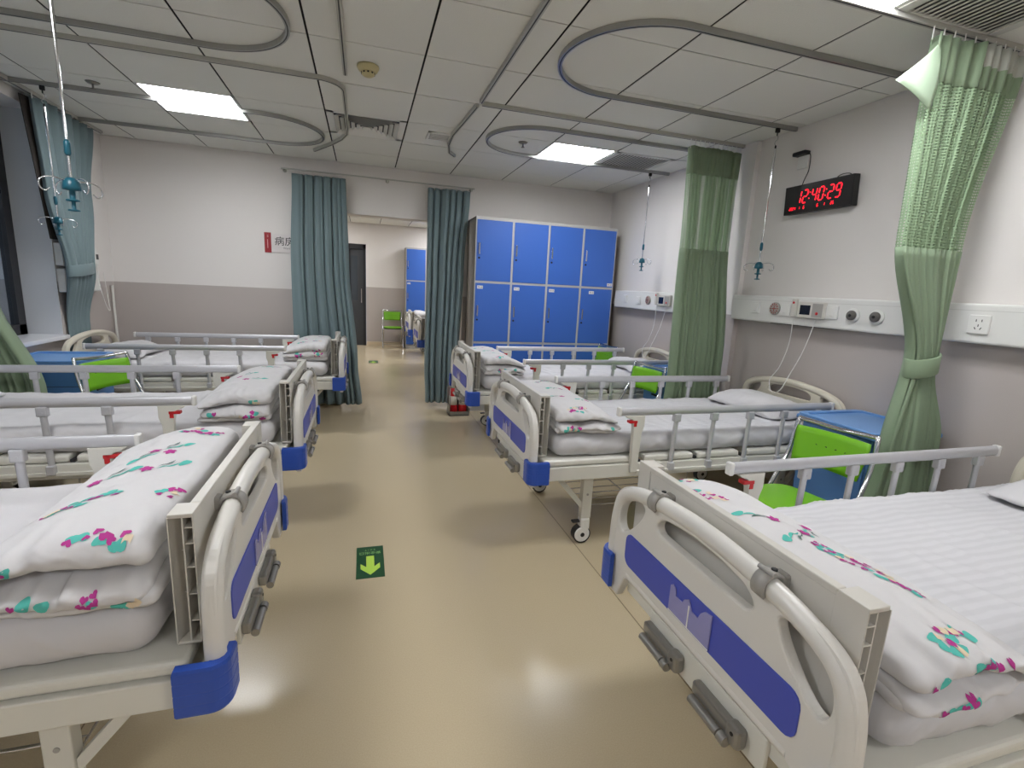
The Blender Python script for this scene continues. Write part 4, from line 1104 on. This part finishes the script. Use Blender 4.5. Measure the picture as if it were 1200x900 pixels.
onpanel('wall_switch', 3.15, 1.37, 'white switch plate at the left end of the right hand service panel', 'switch')
onpanel('gas_outlet', 2.96, 1.37, 'grey gas outlet with red cross mark left of the call handset', 'gasred')
onpanel('wall_switch', 2.865, 1.365, 'blank white plate beside the red marked gas outlet', 'switch')
onpanel('call_handset', 2.775, 1.385, 'nurse call handset on the right panel, cable drooping to the headboard', 'hand', 'handset', 'nurse call handsets')
onpanel('call_screen', 2.635, 1.375, 'nurse call intercom with a dark screen above the second right headboard', 'screen', 'intercom', 'nurse call intercoms')
onpanel('wall_socket', 2.49, 1.37, 'white single jack plate right of the intercom screen', 'switch')
onpanel('gas_outlet', 2.345, 1.36, 'round grey gas outlet nearer the intercom on the right panel', 'gas')
onpanel('gas_outlet', 2.195, 1.36, 'round grey gas outlet nearer the tied green curtain', 'gas')
onpanel('wall_socket', 1.68, 1.36, 'white power socket on the panel right of the tied green curtain', 'socket')
onpanel('wall_switch', 1.45, 1.36, 'white switch plate at the right picture edge of the panel', 'switch')
onpanel('wall_switch', 5.17, 1.37, 'white switch plate next to the lockers', 'switch')
onpanel('wall_switch', 4.88, 1.36, 'white switch plate halfway between lockers and loose curtain', 'switch')
onpanel('gas_outlet', 4.68, 1.37, 'grey gas outlet with red mark above the farthest right headboard', 'gasred')
onpanel('call_handset', 4.50, 1.39, 'nurse call handset above the farthest right headboard', 'hand', 'handset', 'nurse call handsets')
onpanel('call_screen', 4.36, 1.375, 'nurse call intercom with dark screen beside the loose green curtain', 'screen', 'intercom', 'nurse call intercoms')
t = thing('call_handset', 'nurse call handset by the window curtain with a looped cable', 'handset', (XL+.063, 5.38, 1.50), group='nurse call handsets')
MB().box((0, -.03, -.05), (.03, .03, .05), .006).build('grip', M_WHITE, t)
MB().box((.029, -.02, -.01), (.032, .02, .035)).build('display', M_DGREY, t)
MB().tube(crom([(.02, 0, -.05), (.03, .0, -.25), (.05, .03, -.42), (.05, .09, -.46), (.03, .12, -.35), (.015, .12, -.12)], 6), .003, 6).build('cable', M_WHITE, t)
o = MB().tube([(XL+.02, 5.78, .55), (XL+.02, 5.78, 1.26)], .012, 8).build('cable_conduit', M_BEDW); tag(o, 'thin vertical conduit on the wall in the left far corner', 'conduit')

# ---------------------------------------------------------------- clock
t = thing('wall_clock', 'black digital wall clock showing red digits 12:40:29', 'clock', (2.935, 2.78, 2.13))
t.rotation_euler = (math.radians(0), math.radians(-4), 0)
MB().box((-.02, -.265, -.095), (.03, .265, .095), .004).build('case', mat('clock_black', (16, 15, 16), .35), t)
MB().box((-.0215, -.258, -.088), (-.0198, .258, .088)).build('face_panel', mat('clock_face', (12, 8, 9), .3), t)
SEG = {'0': 'abcdef', '1': 'bc', '2': 'abged', '4': 'fgbc', '9': 'abcdfg', '6': 'afgedc', '3': 'abgcd', '5': 'afgcd', '8': 'abcdefg', '7': 'abc'}
def digit(mb, ch, u, v, w_, h_, th=.007, dep=-.0225):
    def seg(u0, v0, u1, v1):
        d = Vector((u1-u0, v1-v0)); L = d.length; d /= L; n_ = Vector((-d.y, d.x)); g_ = .10*min(w_, h_)
        P = [(g_, 0), (g_+th*.5, th*.5), (L-g_-th*.5, th*.5), (L-g_, 0), (L-g_-th*.5, -th*.5), (g_+th*.5, -th*.5)]
        vs = []
        for a, b in P:
            uu = u0+d.x*a+n_.x*b; vv = v0+d.y*a+n_.y*b; uu += vv*.16
            vs.append((dep, -(u+uu), v+vv))
        vs += [(q[0]+.001, q[1], q[2]) for q in vs]
        mb.raw(vs, [(0, 1, 2, 3, 4, 5), (11, 10, 9, 8, 7, 6)]+[(i, (i+1) % 6, 6+(i+1) % 6, 6+i) for i in range(6)], False)
    S = dict(a=(0, h_, w_, h_), b=(w_, h_, w_, h_/2), c=(w_, h_/2, w_, 0), d=(0, 0, w_, 0), e=(0, h_/2, 0, 0), f=(0, h_, 0, h_/2), g=(0, h_/2, w_, h_/2))
    for c_ in SEG[ch]: seg(*S[c_])
led = MB(); u = -.165
for grp_ in ('12', '40', '29'):
    for ch in grp_:
        digit(led, ch, u, -.028, .034, .082, .0075); u += .054
    if grp_ != '29':
        for vv in (-.008, .03): led.box((-.0225, -(u+.006+vv*.16), vv), (-.0215, -(u-.001+vv*.16), vv+.007))
        u += .018
led.build('clock_digits', M_LED, t)
sm_ = MB()
for u0, txt in ((-.215, '2024'), (-.137, '1'), (-.098, '6'), (.012, '6'), (.062, '1'), (.115, '26')):
    for i, ch in enumerate(txt): digit(sm_, ch, u0+i*.014, -.067, .008, .018, .0035)
sm_.build('calendar_digits', M_LED, t)
t = thing('power_plug', 'black plug adapter in a white socket above the clock', 'plug', (XR-.002, 2.99, 2.40))
MB().box((-.012, -.043, -.05), (0, .043, .04), .003).build('plate', M_WHITE, t)
MB().box((-.055, -.05, .035), (-.0, .06, .062), .008).build('adapter', M_BLACK, t)
MB().tube(crom([(-.03, -.05, .05), (-.02, -.07, .02), (-.012, -.065, -.07), (-.012, -.04, -.13), (-.02, -.03, -.19)], 6), .003, 6).build('cable', M_BLACK, t)
o = MB().tube(crom([(2.955, 2.70, 2.215), (2.958, 2.66, 2.245), (2.958, 2.60, 2.245), (2.955, 2.56, 2.222)], 6), .003, 6).build('cable', M_BLACK); tag(o, 'short cable loop lying on top of the clock', 'cable')

# ---------------------------------------------------------------- signs
t = thing('room_sign', 'white ward sign with red tab and black Chinese characters, partly behind the curtain', 'sign', (-.97, YF, 1.77))
MB().box((0, -.006, -.1), (.50, 0, .092), .002).build('board', mat('sign_white', (222, 216, 214), .4), t)
MB().box((-.03, -.009, -.105), (.035, -.002, .1), .002).build('red_tab', mat('sign_red', (158, 30, 40), .4), t)
q = MB(); text_into(q, '病房二', .098, lambda a, b, c: (.066+a, -.0065-c, .012+b), align='LEFT', ext=.0012); q.build('characters', M_BLACK, t)
q = MB(); text_into(q, 'Ward II', .028, lambda a, b, c: (.15+a, -.0065-c, -.052+b), align='LEFT'); q.build('small_lettering', mat('grey_ink', (120, 116, 116), .5), t)
q = MB(); text_into(q, '5', .034, lambda a, b, c: (.003+a, -.0095-c, .062+b)); q.box((-.002, -.0098, -.06), (.004, -.009, .03)); q.build('tab_print', mat('pale_pink', (226, 170, 170), .5), t)
def floor_sign(x, y, w_, h_, rz, label):
    t = thing('floor_sign', label, 'sign', (x, y, 0), rz, 'green exit stickers')
    MB().box((-w_/2, -h_/2, .0003), (w_/2, h_/2, .0016)).build('sticker', mat('sign_green', (12, 72, 40), .35), t)
    a = MB(); s = h_/.29
    P = [(-.022, .015), (.022, .015), (.022, -.055), (.052, -.030), (.052, -.068), (0, -.115), (-.052, -.068), (-.052, -.030), (-.022, -.055)]
    P = [(u_*s*1.0, (v_-.005)*s) for u_, v_ in [(-.019, .055), (.019, .055), (.019, -.045), (.046, -.014), (.046, -.058), (0, -.115), (-.046, -.058), (-.046, -.014), (-.019, -.045)]]
    plate(a, P, [], .0008, .0001, lambda u_, v_, c: (u_, v_, .0021+c)); a.build('arrow', mat('sign_lime', (184, 222, 84), .4), t)
    q = MB(); text_into(q, '安全出口', .027*s, lambda u_, v_, c: (-u_, -v_+.082*s, .0018+c), ext=.0002)
    text_into(q, 'E X I T', .018*s, lambda u_, v_, c: (-u_, -v_+.112*s, .0018+c), ext=.0002)
    q.build('lettering', mat('sign_text', (150, 200, 120), .4), t)
floor_sign(.019, 2.415, .137, .30, .0, 'green exit sticker with lime arrow on the aisle floor, nearer one')
floor_sign(.145, 9.1, .16, .32, .0, 'small green exit sticker on the floor of the farther room')

# ---------------------------------------------------------------- fire extinguishers in a rack by the right doorway curtain
t = thing('extinguisher_box', 'open steel box on the floor beside the right doorway curtain', 'box', (1.0, 5.33, 0))
MB().box((-.11, -.09, 0), (.11, .09, .012)).box((-.11, -.09, 0), (-.105, .09, .11)).box((.105, -.09, 0), (.11, .09, .11)).box((-.11, -.09, 0), (.11, -.085, .05)).box((-.11, .085, 0), (.11, .09, .30)).build('tray', M_STEEL, t)
MB().tube([(-.105, -.085, .1), (-.105, -.085, .32), (-.105, .085, .34)], .005).tube([(.105, -.085, .1), (.105, -.085, .32), (.105, .085, .34)], .005).tube([(-.105, -.085, .32), (.105, -.085, .32)], .005).build('guard_frame', M_STEEL, t)
for dx, lb in ((-.052, 'red fire extinguisher in the steel box, nearer the aisle'), (.052, 'red fire extinguisher in the steel box, nearer the lockers')):
    e = thing('fire_extinguisher', lb, 'extinguisher', (1.0+dx, 5.335, .0125), group='fire extinguishers')
    MB().lathe([(0, 0), (.044, 0), (.046, .01), (.046, .25), (.036, .285), (.014, .30), (0, .30)], 20).build('cylinder', M_RED, e)
    MB().lathe([(.014, .295), (.014, .33), (0, .33)], 12).box((-.01, -.05, .325), (.01, .02, .335), .002).box((-.01, -.055, .345), (.01, .01, .353), .002).build('valve_handle', M_BLACK, e)
    MB().tube(crom([(0, -.012, .315), (.03, -.04, .30), (.045, -.035, .2), (.047, -.02, .10)], 5), .007, 8).build('hose', M_BLACK, e)
    MB().lathe([(.0465, .1), (.0465, .2)], 20).build('label_band', mat('label_cream', (220, 214, 200), .5), e)
